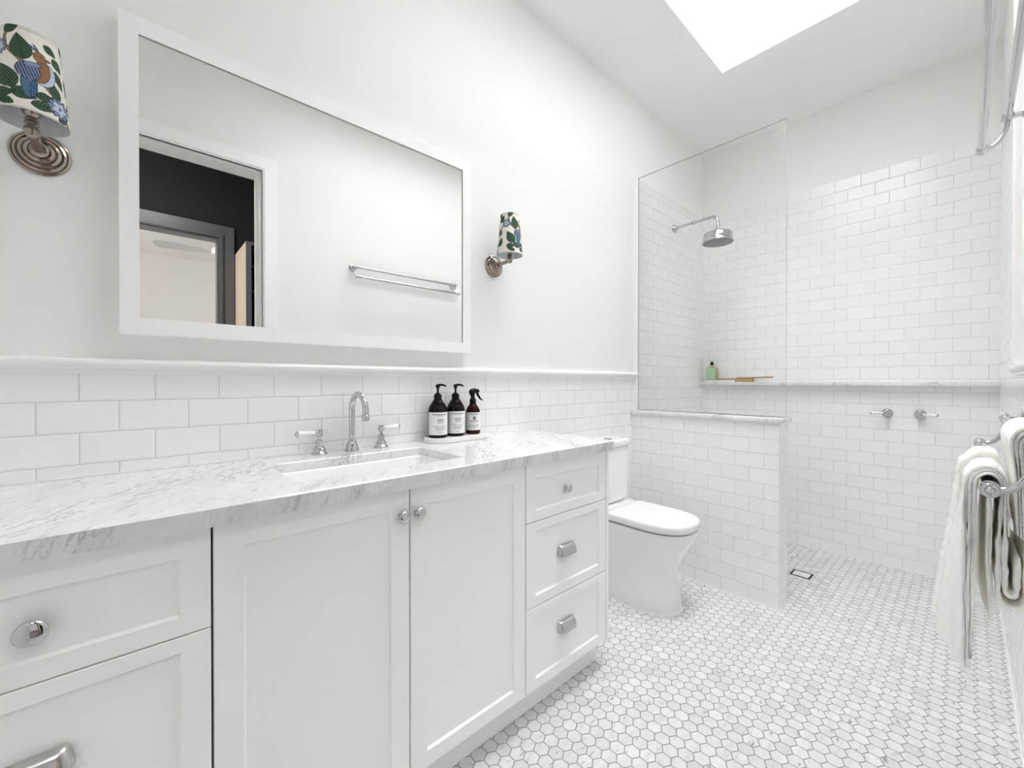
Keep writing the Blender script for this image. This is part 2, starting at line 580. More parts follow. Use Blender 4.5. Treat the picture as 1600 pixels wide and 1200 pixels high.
wl = struct('wall_left', MB().box(-0.1, -PT, YF - 0.1, YB + 0.1, 0, CEIL), 'paint', smooth=0)
MB().box(-PT, 0, YF, 2.40, 0, TILE_L).box(-PT, 0, 2.40, YB, 0, TALL + 0.006).build('tile_cladding', 'tile_left', wl, 0)
wb = struct('wall_back', MB().box(-PT, XR + PT, YB + PT, YB + 0.1, 0, CEIL), 'paint', smooth=0)
MB().box(0, XR, YB, YB + PT, 0, TALL).build('tile_cladding', 'tile_back', wb, 0)
TR = 2.262
wr = struct('wall_right', MB().box(XR + PT, XR + 0.13, DY1, YB + 0.1, 0, CEIL)
            .box(XR + PT, XR + 0.13, YF - 0.1, DY0, 0, CEIL).box(XR + PT, XR + 0.13, DY0, DY1, DZ, CEIL), 'paint', smooth=0)
MB().box(XR, XR + PT, TR, YB, 0, TALL).box(XR, XR + PT, DY1 + 0.1, TR, 0, TILE_L).build('tile_cladding', 'tile_back', wr, 0)
wf = struct('wall_front', MB().box(-PT, XR + PT, YF - 0.1, YF - PT, 0, CEIL), 'paint', smooth=0)
MB().box(0, XR, YF - PT, YF, 0, TILE_L).build('tile_cladding', 'tile_back', wf, 0)

NY0, NY1, NX, NZ = 2.350, 2.485, 0.826, 0.932
struct('wall_nib', MB().box(0.0, NX, NY0, NY1, 0, NZ, 0.0015, 1), 'tile_nib', smooth=0)


def profile_run(prof, a, b, along, mb=None):
    """prof: list of (out, z); runs along y (out = +x) between a and b"""
    mb = mb or MB()
    vs = [along(o, a, z) for o, z in prof] + [along(o, b, z) for o, z in prof]
    n = len(prof)
    fs = [(i, (i + 1) % n, n + (i + 1) % n, n + i) for i in range(n)] + [tuple(range(n))[::-1], tuple(range(n, 2 * n))]
    return mb.add(vs, fs)


rail_prof = [(-PT, RAIL), (0.008, RAIL), (0.010, RAIL + 0.004), (0.010, RAIL + 0.009), (0.016, RAIL + 0.012), (0.021, RAIL + 0.018),
             (0.0225, RAIL + 0.025), (0.020, RAIL + 0.031), (0.013, RAIL + 0.036), (0.005, RAIL + 0.039), (-PT, RAIL + 0.040)]
struct('trim_1', profile_run(rail_prof, YF, 2.388, lambda o, t, z: (o, t, z)), 'bullnose', smooth=50)
tp = [(2.388, -PT), (2.388, 0.006), (2.390, 0.011), (2.396, 0.0145), (2.404, 0.0155), (2.412, 0.0145), (2.418, 0.011), (2.420, 0.006), (2.420, -PT)]
tb = MB()
tb.rings([[(x, y, z) for y, x in tp] for z in (0.957, TALL + 0.006)])
struct('trim_2', tb, 'bullnose', smooth=50)
struct('trim_3', profile_run(rail_prof, DY1 + 0.1, TR, lambda o, t, z: (XR - o, t, z)), 'bullnose', smooth=50)
tb = MB()
tb.rings([[(XR - x, y + (TR - 2.42) + 0.016, z) for y, x in tp] for z in (RAIL + 0.04, TALL)])
struct('trim_4', tb, 'bullnose', smooth=50)
# white sealant lines where tiles meet the floor
sl = MB()
sl.box(0, XR, YB - 0.004, YB, 0, 0.004).box(0, NX + 0.004, NY0 - 0.004, NY0, 0, 0.004)
sl.box(NX, NX + 0.004, NY0, NY1, 0, 0.004).box(XR - 0.004, XR, DY1 + 0.1, YB, 0, 0.004)
struct('trim_5', sl, 'bullnose', smooth=0)


def architrave(mb, x, out, y0, y1, z1, w=0.1, z0=0.0):
    """stepped door casing on the wall plane x, protruding to x+out*t"""
    steps = ((0.0, w, 0.017), (0.0, 0.034, 0.025), (0.008, 0.024, 0.032))
    for i0, i1, t in steps:
        xs = sorted((x, x + out * t))
        mb.box(*xs, y0 - i1, y0 - i0, z0, z1 + i1)
        mb.box(*xs, y1 + i0, y1 + i1, z0, z1 + i1)
        mb.box(*xs, y0 - i0, y1 + i0, z1 + i0, z1 + i1)
    return mb


struct('trim_6', architrave(MB(), XR + PT, -1, DY0, DY1, DZ, 0.087), 'trim', smooth=0)
jb = MB()
jb.box(XR + PT - 0.004, XR + 0.134, DY1 - 0.010, DY1 + 0.002, 0, DZ).box(XR + PT - 0.004, XR + 0.134, DY0 - 0.002, DY0 + 0.010, 0, DZ)
jb.box(XR + PT - 0.004, XR + 0.134, DY0 + 0.010, DY1 - 0.010, DZ - 0.012, DZ + 0.002)
struct('trim_7', jb, 'trim', smooth=0)
# edge of the sliding leaf, left standing a little out of its pocket
struct('door_1', MB().box(XR + 0.052, XR + 0.090, DY1 - 0.026, DY1 - 0.0105, 0.008, DZ - 0.013, 0.001, 1), 'trim', smooth=0)

# hallway and the bedroom beyond it, seen only in the mirror
HX, HY0, HY1, HC = 2.92, -1.6, 2.0, 2.96
BX1, BC = 5.30, 2.70
HD0, HD1, HDZ = -0.35, 0.515, 2.362
struct('floor_hallway', MB().box(1.70, BX1 + 0.1, -2.5, 2.6, -0.1, 0.0), 'hall_floor', smooth=0)
struct('ceiling_hallway', MB().box(XR + 0.13, HX + 0.1, HY0, HY1, HC, HC + 0.1), 'dark_wall', smooth=0)
struct('wall_hallway', MB().box(HX, HX + 0.1, HD1, HY1, 0, HC).box(HX, HX + 0.1, HY0, HD0, 0, HC)
       .box(HX, HX + 0.1, HD0, HD1, HDZ, HC)
       .box(XR + 0.13, HX + 0.1, HY0 - 0.1, HY0, 0, HC).box(XR + 0.13, HX + 0.1, HY1, HY1 + 0.1, 0, HC), 'dark_wall', smooth=0)
struct('trim_8', architrave(MB(), HX, -1, HD0, HD1, HDZ, 0.11), 'shaded_trim', smooth=0)
jb = MB()
jb.box(HX - 0.004, HX + 0.104, HD1 - 0.012, HD1 + 0.004, 0, HDZ).box(HX - 0.004, HX + 0.104, HD0 - 0.004, HD0 + 0.012, 0, HDZ)
jb.box(HX - 0.004, HX + 0.104, HD0 + 0.012, HD1 - 0.012, HDZ - 0.014, HDZ + 0.004)
struct('trim_9', jb, 'shaded_trim', smooth=0)
struct('wall_bedroom', MB().box(BX1, BX1 + 0.1, -2.5, 2.6, 0, BC).box(HX + 0.1, BX1, -2.6, -2.5, 0, BC).box(HX + 0.1, BX1, 2.6, 2.7, 0, BC)
       .box(HX + 0.1, HX + 0.11, HD1 + 0.11, 2.6, 0, BC).box(HX + 0.1, HX + 0.11, -2.5, HD0 - 0.11, 0, BC)
       .box(HX + 0.1, HX + 0.11, HD0 - 0.11, HD1 + 0.11, HDZ + 0.1, BC), 'pinkwall', smooth=0)
struct('ceiling_bedroom', MB().box(HX + 0.1, BX1 + 0.1, -2.6, 2.7, BC, BC + 0.1), 'pinkwall', smooth=0)

# ------------------------------------------------------------------ hallway furniture (mirror only)
bk = thing('bookcase', 'open bookcase with pale timber side standing in the dark hallway beyond the doorway', 'bookcase', (2.66, 0.93, 0))
MB().box(2.44, 2.91, 0.632, 0.650, 0, 2.245).build('side_panel', 'ply', bk, 0)
MB().box(2.44, 2.91, 1.25, 1.268, 0, 2.245).build('side_panel', 'ply', bk, 0)
MB().box(2.895, 2.91, 0.650, 1.25, 0, 2.245).build('back_panel', 'blackhole', bk, 0)
MB().box(2.425, 2.44, 0.632, 0.668, 0, 2.245).box(2.425, 2.44, 1.232, 1.268, 0, 2.245).box(2.425, 2.44, 0.668, 1.232, 2.222, 2.245) \
    .build('front_frame', 'charcoal', bk, 0)
for z in (0.05, 0.55, 0.98, 1.40, 1.85, 2.05):
    MB().box(2.445, 2.895, 0.650, 1.25, z, z + 0.018).build('shelf', 'charcoal', bk, 0)
MB().box(2.44, 2.91, 0.650, 1.25, 2.227, 2.245).build('top', 'charcoal', bk, 0)

fn = thing('ceiling_fan', 'pale grey ceiling fan seen through the far doorway in the mirror', 'fan', (4.1, 0.70, BC))
MB().lathe([(0.05, 0), (0.05, 0.02), (0.02, 0.03), (0.02, 0.10)], (4.1, 0.70, BC - 0.10), 'z', 24).build('downrod', 'fan', fn)
MB().lathe([(0.04, 0), (0.10, 0.012), (0.115, 0.04), (0.10, 0.07), (0.04, 0.085)], (4.1, 0.70, BC - 0.185), 'z', 32).build('motor', 'label', fn)
for k in range(3):
    a = -1.45 + k * 2 * PI / 3
    bl = MB()
    bl.rings([[Vector((r, s * hw, 0.012 * s * (1 - r))) + Vector((0, 0, dz)) for s, dz in ((-1, 0), (1, 0), (1, 0.008), (-1, 0.008))]
              for r, hw in ((0.09, 0.035), (0.2, 0.05), (0.52, 0.062), (0.57, 0.05), (0.585, 0.025))])
    bl.xf(Matrix.Translation((4.1, 0.70, BC - 0.155)) @ Matrix.Rotation(a, 4, 'Z') @ Matrix.Rotation(math.radians(-24 if k == 0 else 14), 4, 'X'))
    bl.build('blade', 'fan', fn)

# ------------------------------------------------------------------ vanity
XV, XC = 0.485, 0.507            # cabinet face, worktop edge
ZC, ZCB = 0.905, 0.868
KZ = 0.105
DT = 0.020                        # door thickness
VY = (YF, 0.103, 0.517, 0.932, 1.376, 1.393)


def shaker(mb, y0, y1, z0, z1, ts=0.048, tt=0.045, tb_=0.036, rec=0.007):
    """framed front whose panel is let back behind a sloped bead, all one mesh"""
    x1, x0 = XV, XV - DT
    e = 0.0012
    A = [(y0, z0), (y1, z0), (y1, z1), (y0, z1)]
    B = [(y0 + ts, z0 + tb_), (y1 - ts, z0 + tb_), (y1 - ts, z1 - tt), (y0 + ts, z1 - tt)]
    D = [(y0 + ts + 0.004, z0 + tb_ + 0.004), (y1 - ts - 0.004, z0 + tb_ + 0.004), (y1 - ts - 0.004, z1 - tt - 0.004), (y0 + ts + 0.004, z1 - tt - 0.004)]
    Ai = [(y0 + e, z0 + e), (y1 - e, z0 + e), (y1 - e, z1 - e), (y0 + e, z1 - e)]
    rings = [[(x0, y, z) for y, z in A], [(x1 - e, y, z) for y, z in A], [(x1, y, z) for y, z in Ai], [(x1, y, z) for y, z in B],
             [(x1 - rec, y, z) for y, z in D]]
    return mb.rings(rings)


def knob(y, z, parent, k=1.0, x=XV - 0.007):
    pr = [(0.0075, 0.0), (0.0075, 0.003), (0.0055, 0.006), (0.0055, 0.009), (0.0105, 0.0125), (0.0145, 0.0145), (0.0155, 0.017),
          (0.0150, 0.0195), (0.0120, 0.0215), (0.0070, 0.0230), (0.0012, 0.0235)]
    return MB().lathe([(r * k, h * (0.6 + 0.4 * k)) for r, h in pr], (x, y, z), 'x', 40).build('knob', 'chrome', parent, 60)


def cup_pull(y, z, parent, w=0.090, h=0.035, d=0.024):
    x = XV - 0.007
    mb = MB()
    nu, nv = 25, 13

    def outer(u, v, s=1.0):
        # u across (-1..1), v from the top edge to the front lip
        uu = 2 * u - 1
        a = v * PI / 2
        hw = w / 2 * (0.78 + 0.22 * min(1, v * 1.25)) * s
        e = (1 - abs(uu) ** 5) ** 0.5
        dd = d * math.sin(a) ** 0.8 * (0.12 + 0.88 * e)
        zz = z + h * 0.5 - h * (1 - math.cos(a)) * 1.0
        return Vector((x + dd + 0.0012, y + uu * hw, zz))

    mb.grid(lambda u, v: outer(u, v), nu, nv)
    mb.grid(lambda u, v: outer(u, v) + Vector((-0.0022 if v > 0.05 else 0, 0, -0.0015)), nu, nv)
    o = mb.build('cup_pull', 'satin', parent, 50)
    return o


G = 0.0021
gz = ((0.112, 0.387), (0.390, 0.671), (0.674, 0.866))


def drawer_unit(name, label, y0, y1, yc, kn, group=None):
    t = thing(name, label, 'cabinet', ((XV) / 2, (y0 + y1) / 2, KZ), group)
    MB().box(0.012, XV - DT - 0.001, y0 + 0.001, y1 - 0.001, KZ + 0.003, ZCB - 0.002).build('body', 'carcass', t, 0)
    for i, (z0, z1) in enumerate(gz):
        d = shaker(MB(), y0 + G, y1 - G, z0, z1, 0.045, 0.05 if i == 2 else 0.028, 0.034).build('drawer', 'cabinet', t, 0)
        if i == 2:
            knob(yc, 0.757, d, kn)
        else:
            cup_pull(yc, 0.541 if i else 0.270, d)
    return t


dl = drawer_unit('vanity_drawer_cabinet', 'white drawer cabinet at near left end of vanity with one large round knob in view', VY[0] + 0.002, VY[1], -0.122, 1.28)
ds = thing('vanity_sink_cabinet', 'white double door cabinet beneath the undermount basin', 'cabinet', (XV / 2, 0.517, KZ))
MB().box(0.012, XV - DT - 0.001, VY[1] + 0.001, VY[1] + 0.018, KZ + 0.003, ZCB - 0.002).box(0.012, XV - DT - 0.001, VY[3] - 0.018, VY[3] - 0.001, KZ + 0.003, ZCB - 0.002) \
    .box(0.012, 0.022, VY[1] + 0.018, VY[3] - 0.018, KZ + 0.003, ZCB - 0.002).box(0.022, XV - DT - 0.001, VY[1] + 0.018, VY[3] - 0.018, KZ + 0.003, KZ + 0.02) \
    .build('body', 'carcass', ds, 0)
for y0, y1, ky in ((VY[1], VY[2], 0.493), (VY[2], VY[3], 0.538)):
    d = shaker(MB(), y0 + G, y1 - G, 0.112, 0.866, 0.049, 0.051, 0.042).build('door', 'cabinet', ds, 0)
    knob(ky, 0.798, d, 1.0, XV)
dr = drawer_unit('vanity_drawer_cabinet', 'white three-drawer cabinet at far right end of vanity beside toilet', VY[3], VY[4], 1.138, 1.0)
MB().box(0.004, XV, VY[4] + 0.001, VY[5], KZ, ZCB - 0.001, 0.001, 1).build('end_panel', 'cabinet', dr, 0)
tag(MB().box(0.30, 0.431, YF + 0.002, 1.391, 0.0005, KZ - 0.0005).build('kickboard', 'cabinet', None, 0, (0.38, 0.5, 0)),
    'white recessed kickboard running along the floor under the vanity', 'kickboard')

# worktop with the basin cut-out
SX0, SX1, SY0_, SY1_ = 0.137, 0.400, 0.272, 0.748
ct = MB()
hole = rounded_rect(SX0, SX1, SY0_, SY1_, 0.022, 6)
outer = []
WX0, WX1, WY0, WY1 = 0.0015, XC, YF + 0.0015, 1.398
cxm, cym = (SX0 + SX1) / 2, (SY0_ + SY1_) / 2
ek = 0.0035


def rect_ring(i):
    # outer rectangle split into as many points as the hole has, matched by quadrant
    a, b, c_, d_ = WX0 + i * 0, WX1 - i, WY0, WY1 - i
    n = 7
    qs = []
    corners = [((b, cym), (b, d_), (cxm, d_)), ((cxm, d_), (a, d_), (a, cym)), ((a, cym), (a, c_), (cxm, c_)), ((cxm, c_), (b, c_), (b, cym))]
    for p0, p1, p2 in corners:
        for k in range(n):
            t = k / (n - 1) * 2
            if t <= 1:
                qs.append((p0[0] + (p1[0] - p0[0]) * t, p0[1] + (p1[1] - p0[1]) * t))
            else:
                qs.append((p1[0] + (p2[0] - p1[0]) * (t - 1), p1[1] + (p2[1] - p1[1]) * (t - 1)))
    return qs


R0, R1 = rect_ring(0), rect_ring(ek)
hb = rounded_rect(SX0 - 0.002, SX1 + 0.002, SY0_ - 0.002, SY1_ + 0.002, 0.024, 6)
ZH = ZC - 0.026
ct.rings([[(x, y, ZH) for x, y in hole], [(x, y, ZC - 0.002) for x, y in hole], [(x, y, ZC) for x, y in hb], [(x, y, ZC) for x, y in R1],
          [(x, y, ZC - ek) for x, y in R0], [(x, y, ZCB) for x, y in R0], [(x, y, ZCB) for x, y in rounded_rect(0.06, 0.47, 0.18, 0.85, 0.03, 6)], [(x, y, ZH) for x, y in rounded_rect(0.065, 0.465, 0.185, 0.845, 0.03, 6)],
          [(x, y, ZH) for x, y in hole]], False, False)
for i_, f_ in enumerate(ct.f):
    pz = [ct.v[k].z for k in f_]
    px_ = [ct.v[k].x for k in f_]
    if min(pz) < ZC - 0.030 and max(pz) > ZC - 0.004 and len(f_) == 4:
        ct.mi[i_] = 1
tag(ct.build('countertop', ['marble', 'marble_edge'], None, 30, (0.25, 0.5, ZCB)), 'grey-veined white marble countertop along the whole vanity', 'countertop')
tag(MB().box(0.0, 0.005, WY0, WY1, ZC + 0.0003, ZC + 0.004).build('silicone_bead', 'bullnose', None, 0, (0, 0.5, ZC)),
    'thin white sealant bead along the back edge of the countertop', 'sealant')

bs = thing('basin', 'white rectangular undermount basin set into the marble countertop', 'sink', (cxm, cym, 0.74))
bb = MB()


def rr(i, z, r):
    return [(x, y, z) for x, y in rounded_rect(SX0 + i, SX1 - i, SY0_ + i, SY1_ - i, r, 6)]


bb.rings([rr(-0.012, ZH - 0.0008, 0.034), rr(0.003, ZH - 0.0008, 0.028), rr(0.008, ZH - 0.006, 0.03), rr(0.016, 0.79, 0.034), rr(0.026, 0.755, 0.04),
          rr(0.05, 0.744, 0.04), rr(0.1, 0.741, 0.02), rr(0.1, 0.731, 0.02), rr(0.04, 0.734, 0.04), rr(0.006, 0.79, 0.03), rr(-0.012, ZH - 0.012, 0.034),
          rr(-0.012, ZH - 0.0008, 0.034)], False, False)
bb.add([(x, y, 0.741) for x, y in rounded_rect(SX0 + 0.1, SX1 - 0.1, SY0_ + 0.1, SY1_ - 0.1, 0.02, 6)], [tuple(range(28))])
bb.build('bowl', 'porcelain', bs, 60)
MB().lathe([(0.022, 0), (0.022, 0.002), (0.016, 0.003), (0.014, 0.001)], (cxm, cym, 0.7412), 'z', 32).build('waste', 'chrome', bs)
mk = MB()
for dy, dz, w in ((0, 0.0, 0.030), (0.004, 0.005, 0.012), (-0.002, 0.0095, 0.004), (0.002, -0.004, 0.020)):
    mk.box(SX0 + 0.0105, SX0 + 0.0114, 0.508 + dy - w / 2, 0.508 + dy + w / 2, 0.8325 + dz - 0.0007, 0.8325 + dz + 0.0007)
mk.xf(Matrix.Translation((0.0022, 0, 0)))
mk.build('printed_mark', 'inklight', bs, 0)


# ------------------------------------------------------------------ tapware on the counter
sp = thing('faucet', 'tall chrome gooseneck spout standing behind the basin', 'faucet', (0.05, 0.535, ZC))
MB().lathe([(0.0235, 0), (0.0235, 0.003), (0.0215, 0.010), (0.019, 0.020), (0.0155, 0.029), (0.0125, 0.034), (0.0120, 0.038)], (0.05, 0.535, ZC), 'z', 36) \
    .build('base', 'chrome', sp, 60)
R_ = 0.0565
pts = [(0.05, 0.535, ZC + 0.03 + t) for t in (0, 0.03, 0.06, 0.09, 0.108)]
pts += [(0.05 + R_ - R_ * math.cos(a), 0.535, ZC + 0.138 + R_ * 0.95 * math.sin(a)) for a in [PI * 0.97 * k / 20 for k in range(21)]]
pts += [(pts[-1][0] + 0.001, 0.535, pts[-1][2] - 0.016)]
MB().tube(pts, 0.0098, 20).build('spout', 'chrome', sp, 60)
tipx, tipz = pts[-1][0], pts[-1][2]
MB().lathe([(0.0098, 0), (0.0125, 0.002), (0.0128, 0.006), (0.0110, 0.008), (0.0118, 0.012), (0.0112, 0.021), (0.0085, 0.021), (0.0080, 0.017)],
           (tipx, 0.535, tipz + 0.002), '-z', 28).build('aerator', 'chrome', sp, 50)


def lever_tap(label, y, dirn, group):
    t = thing('basin_tap', label, 'tap', (0.046, y, ZC), group)
    MB().lathe([(0.0245, 0), (0.0245, 0.003), (0.022, 0.006), (0.0185, 0.010), (0.0195, 0.014), (0.0185, 0.018), (0.0140, 0.021), (0.0135, 0.025)],
               (0.046, y, ZC), 'z', 36).build('base', 'chrome', t, 50)
    MB().lathe([(0.0115, 0), (0.0115, 0.018), (0.0100, 0.020), (0.0055, 0.022), (0.0055, 0.031)], (0.046, y, ZC + 0.025), 'z', 6).build('hex_bonnet', 'chrome', t, 20)
    MB().lathe([(0.0055, 0), (0.0095, 0.002), (0.0102, 0.006), (0.0102, 0.020), (0.0095, 0.024), (0.0040, 0.025)], (0.046, y, ZC + 0.055), 'z', 28) \
        .build('handle_hub', 'chrome', t, 50)
    ax = 'y' if dirn > 0 else '-y'
    lv = MB().lathe([(0.0060, 0), (0.0076, 0.003), (0.0080, 0.016), (0.0096, 0.036), (0.0108, 0.047), (0.0106, 0.050)],
                    (0.046, y + dirn * 0.013, ZC + 0.068), ax, 28)
    lo = lv.build('lever', 'porcelain', t, 60)
    MB().lathe([(0.0070, 0), (0.0082, 0.002), (0.0082, 0.006), (0.0070, 0.008)], (0.046, y + dirn * 0.006, ZC + 0.068), ax, 24).build('collar', 'chrome', lo, 50)
    MB().lathe([(0.0106, 0), (0.0106, 0.002), (0.0090, 0.006), (0.0040, 0.009), (0.0008, 0.0098)], (0.046, y + dirn * 0.063, ZC + 0.068), ax, 24) \
        .build('end_cap', 'chrome', lo, 60)
    return t


lever_tap('chrome basin tap left of the spout with white lever pointing left', 0.432, -1, 'basin taps')
lever_tap('chrome basin tap right of the spout with white lever pointing right', 0.640, 1, 'basin taps')

# ------------------------------------------------------------------ soap bottles on a tray
ty = MB()
tz = ZC + 0.0005
for ring in (((0, 0), (-0.003, 0.001), (-0.004, 0.010), (-0.003, 0.0185), (0.0, 0.0198), (0.003, 0.0188), (0.005, 0.0165), (0.012, 0.0160)),):
    rings = [[(x, y, tz + h) for x, y in rounded_rect(0.016 + i, 0.126 - i, 0.812 + i, 1.092 - i, 0.0545 - i, 10)] for i, h in ring]
    ty.rings(rings)
tag(ty.build('tray', 'tray', None, 40, (0.07, 0.95, tz)), 'low white oval-ended tray holding three brown bottles on the countertop', 'tray')
TZ = tz + 0.0162


def label_wrap(parent, x, y, r, z0, z1, half, az, lines, blob=None):
    """paper label curved round the bottle with its printed lines"""
    def pt(a, z, d):
        return Vector((x + (r + d) * math.cos(a), y + (r + d) * math.sin(a), z))
    lb = MB()
    lb.grid(lambda u, v: pt(az - half + 2 * half * u, z0 + (z1 - z0) * v, 0.0004), 24, 2)
    lo = lb.build('label', 'label', parent, 60)
    ink = MB()
    rnd = random.Random(int(y * 1000))
    for fz, off, wd, th in lines:
        a = az + off - wd / 2
        zc = z0 + (z1 - z0) * fz
        while a < az + off + wd / 2:
            da = rnd.uniform(0.05, 0.11)
            b = min(a + da, az + off + wd / 2)
            ink.grid(lambda u, v, a=a, b=b, zc=zc, th=th: pt(a + (b - a) * u, zc + th * (v - 0.5), 0.0007), 3, 2)
            a = b + rnd.uniform(0.012, 0.03)
    if blob:
        fz, off, rad = blob
        zc = z0 + (z1 - z0) * fz
        vs = [pt(az + off + rad / r * 0.75 * math.cos(t), zc + rad * math.sin(t), 0.0008) for t in [2 * PI * k / 24 for k in range(24)]]
        ink.add(vs, [tuple(range(24))])
    ink.build('print', 'ink', lo, 0)


def pump_bottle(label, x, y, aim, lines):
    t = thing('pump_bottle', label, 'bottle', (x, y, TZ), 'soap bottles on the tray')
    s = 1.0
    MB().lathe([(0.034, 0), (0.0365, 0.003), (0.0370, 0.008), (0.0370, 0.104), (0.0355, 0.113), (0.0300, 0.126), (0.0220, 0.138), (0.0160, 0.147), (0.0135, 0.152),
                (0.0135, 0.156)], (x, y, TZ), 'z', 40).build('body', 'amber', t, 60)
    MB().lathe([(0.0150, 0), (0.0152, 0.004), (0.0152, 0.016), (0.0140, 0.017), (0.0095, 0.017), (0.0095, 0.022), (0.0055, 0.023)], (x, y, TZ + 0.150), 'z', 32) \
        .build('collar', 'black', t, 40)
    p = MB().lathe([(0.0042, 0), (0.0042, 0.018), (0.0075, 0.021), (0.0082, 0.029), (0.0075, 0.033), (0.002, 0.034)], (x, y, TZ + 0.172), 'z', 24)
    d = Vector((math.cos(aim), math.sin(aim), 0))
    b = Vector((x, y, TZ + 0.203))
    p.tube([b, b + d * 0.012 + Vector((0, 0, 0.001)), b + d * 0.024, b + d * 0.033 + Vector((0, 0, -0.005))], [0.0048, 0.0044, 0.0038, 0.0028], 12)
    p.build('pump', 'black', t, 50)
    label_wrap(t, x, y, 0.0372, TZ + 0.012, TZ + 0.099, 1.25, math.atan2(-y, 1.446 - x) + 0.12, lines)
    return t


L1 = [(0.90, 0.1, 1.55, 0.0036), (0.845, 0.15, 0.7, 0.0014), (0.68, 0.18, 0.75, 0.0036), (0.60, 0.18, 0.7, 0.0034), (0.53, 0.18, 0.62, 0.0016), (0.40, 0.1, 1.5, 0.0016),
      (0.33, 0.12, 1.0, 0.0012), (0.29, 0.12, 1.0, 0.0012), (0.25, 0.12, 0.9, 0.0012), (0.21, 0.12, 0.7, 0.0012), (0.10, 0.15, 0.45, 0.0016)]
L2 = [(a, b, c_ * 0.97, d_) for a, b, c_, d_ in L1]
pump_bottle('dark brown pump bottle at left of the white tray', 0.060, 0.866, 0.95, L1)
pump_bottle('dark brown pump bottle in the middle of the white tray', 0.060, 0.949, 0.95, L2)
x, y = 0.060, 1.036
t = thing('spray_bottle', 'small brown trigger spray bottle at right of the white tray', 'bottle', (x, y, TZ), 'soap bottles on the tray')
MB().lathe([(0.028, 0), (0.0300, 0.003), (0.0305, 0.008), (0.0305, 0.090), (0.0290, 0.099), (0.0240, 0.110), (0.0170, 0.119), (0.0125, 0.126), (0.0120, 0.130)], (x, y, TZ), 'z', 40) \
    .build('body', 'amber_red', t, 60)
MB().lathe([(0.0135, 0), (0.0138, 0.003), (0.0138, 0.016), (0.0110, 0.019), (0.0095, 0.023)], (x, y, TZ + 0.126), 'z', 32).build('collar', 'black', t, 40)
hd = MB()
d = Vector((math.cos(1.15), math.sin(1.15), 0))
b = Vector((x, y, TZ + 0.146))
hd.tube([b, b + Vector((0, 0, 0.012)) - d * 0.001, b + Vector((0, 0, 0.022)) - d * 0.003, b + Vector((0, 0, 0.031)) - d * 0.004, b + Vector((0, 0, 0.038)) - d * 0.002],
        [0.0080, 0.0090, 0.0125, 0.0130, 0.0080], 18)
hd.tube([b + Vector((0, 0, 0.030)) - d * 0.010, b + Vector((0, 0, 0.034)) + d * 0.005, b + Vector((0, 0, 0.032)) + d * 0.020, b + Vector((0, 0, 0.030)) + d * 0.027],
        [0.0085, 0.0100, 0.0080, 0.0055], 18)
ho = hd.build('spray_head', 'black', t, 60)
MB().tube([b + Vector((0, 0, 0.026)) + d * 0.017, b + Vector((0, 0, 0.014)) + d * 0.022, b + Vector((0, 0, 0.000)) + d * 0.031, b + Vector((0, 0, -0.008)) + d * 0.042],
          [0.0065, 0.0055, 0.0042, 0.0020], 14).build('trigger', 'black', ho, 60)
label_wrap(t, x, y, 0.0307, TZ + 0.017, TZ + 0.090, 1.22, math.atan2(-y, 1.446 - x) + 0.12,
           [(0.91, 0.05, 1.5, 0.0032), (0.85, 0.08, 0.8, 0.0012), (0.52, 0.08, 1.35, 0.0032), (0.46, 0.08, 0.8, 0.0012), (0.36, -0.25, 0.8, 0.0012), (0.29, 0.05, 1.5, 0.0012),
            (0.25, 0.05, 1.5, 0.0012), (0.21, 0.05, 1.5, 0.0012), (0.17, -0.1, 1.2, 0.0012), (0.08, 0.05, 0.3, 0.0014)], (0.68, 0.10, 0.0085))

# ------------------------------------------------------------------ mirror
MY0, MY1, MZ0, MZ1 = -0.034, 1.044, 1.258, 2.063
IY0, IY1, IZ0, IZ1 = 0.004, 1.003, 1.3005, 2.018
XM = 0.0355
mr = thing('wall_mirror', 'large rectangular mirror in a flat white frame above the countertop', 'mirror', (-PT, 0.505, 1.66))
fr = MB()
O_ = [(MY0, MZ0), (MY1, MZ0), (MY1, MZ1), (MY0, MZ1)]
I_ = [(IY0, IZ0), (IY1, IZ0), (IY1, IZ1), (IY0, IZ1)]
fr.rings([[(-PT, *p) for p in O_], [(XM - 0.001, *p) for p in O_],
          [(XM, p[0] + (0.001 if k in (0, 3) else -0.001), p[1] + (0.001 if k < 2 else -0.001)) for k, p in enumerate(O_)],
          [(XM, *p) for p in I_], [(0.0325, *p) for p in I_]], True, False)
fr.build('frame', 'trim', mr, 0)
MB().box(0.024, 0.0315, IY0 - 0.006, IY1 + 0.006, IZ0 - 0.006, IZ1 + 0.006).build('glass', 'mirror', mr, 0)


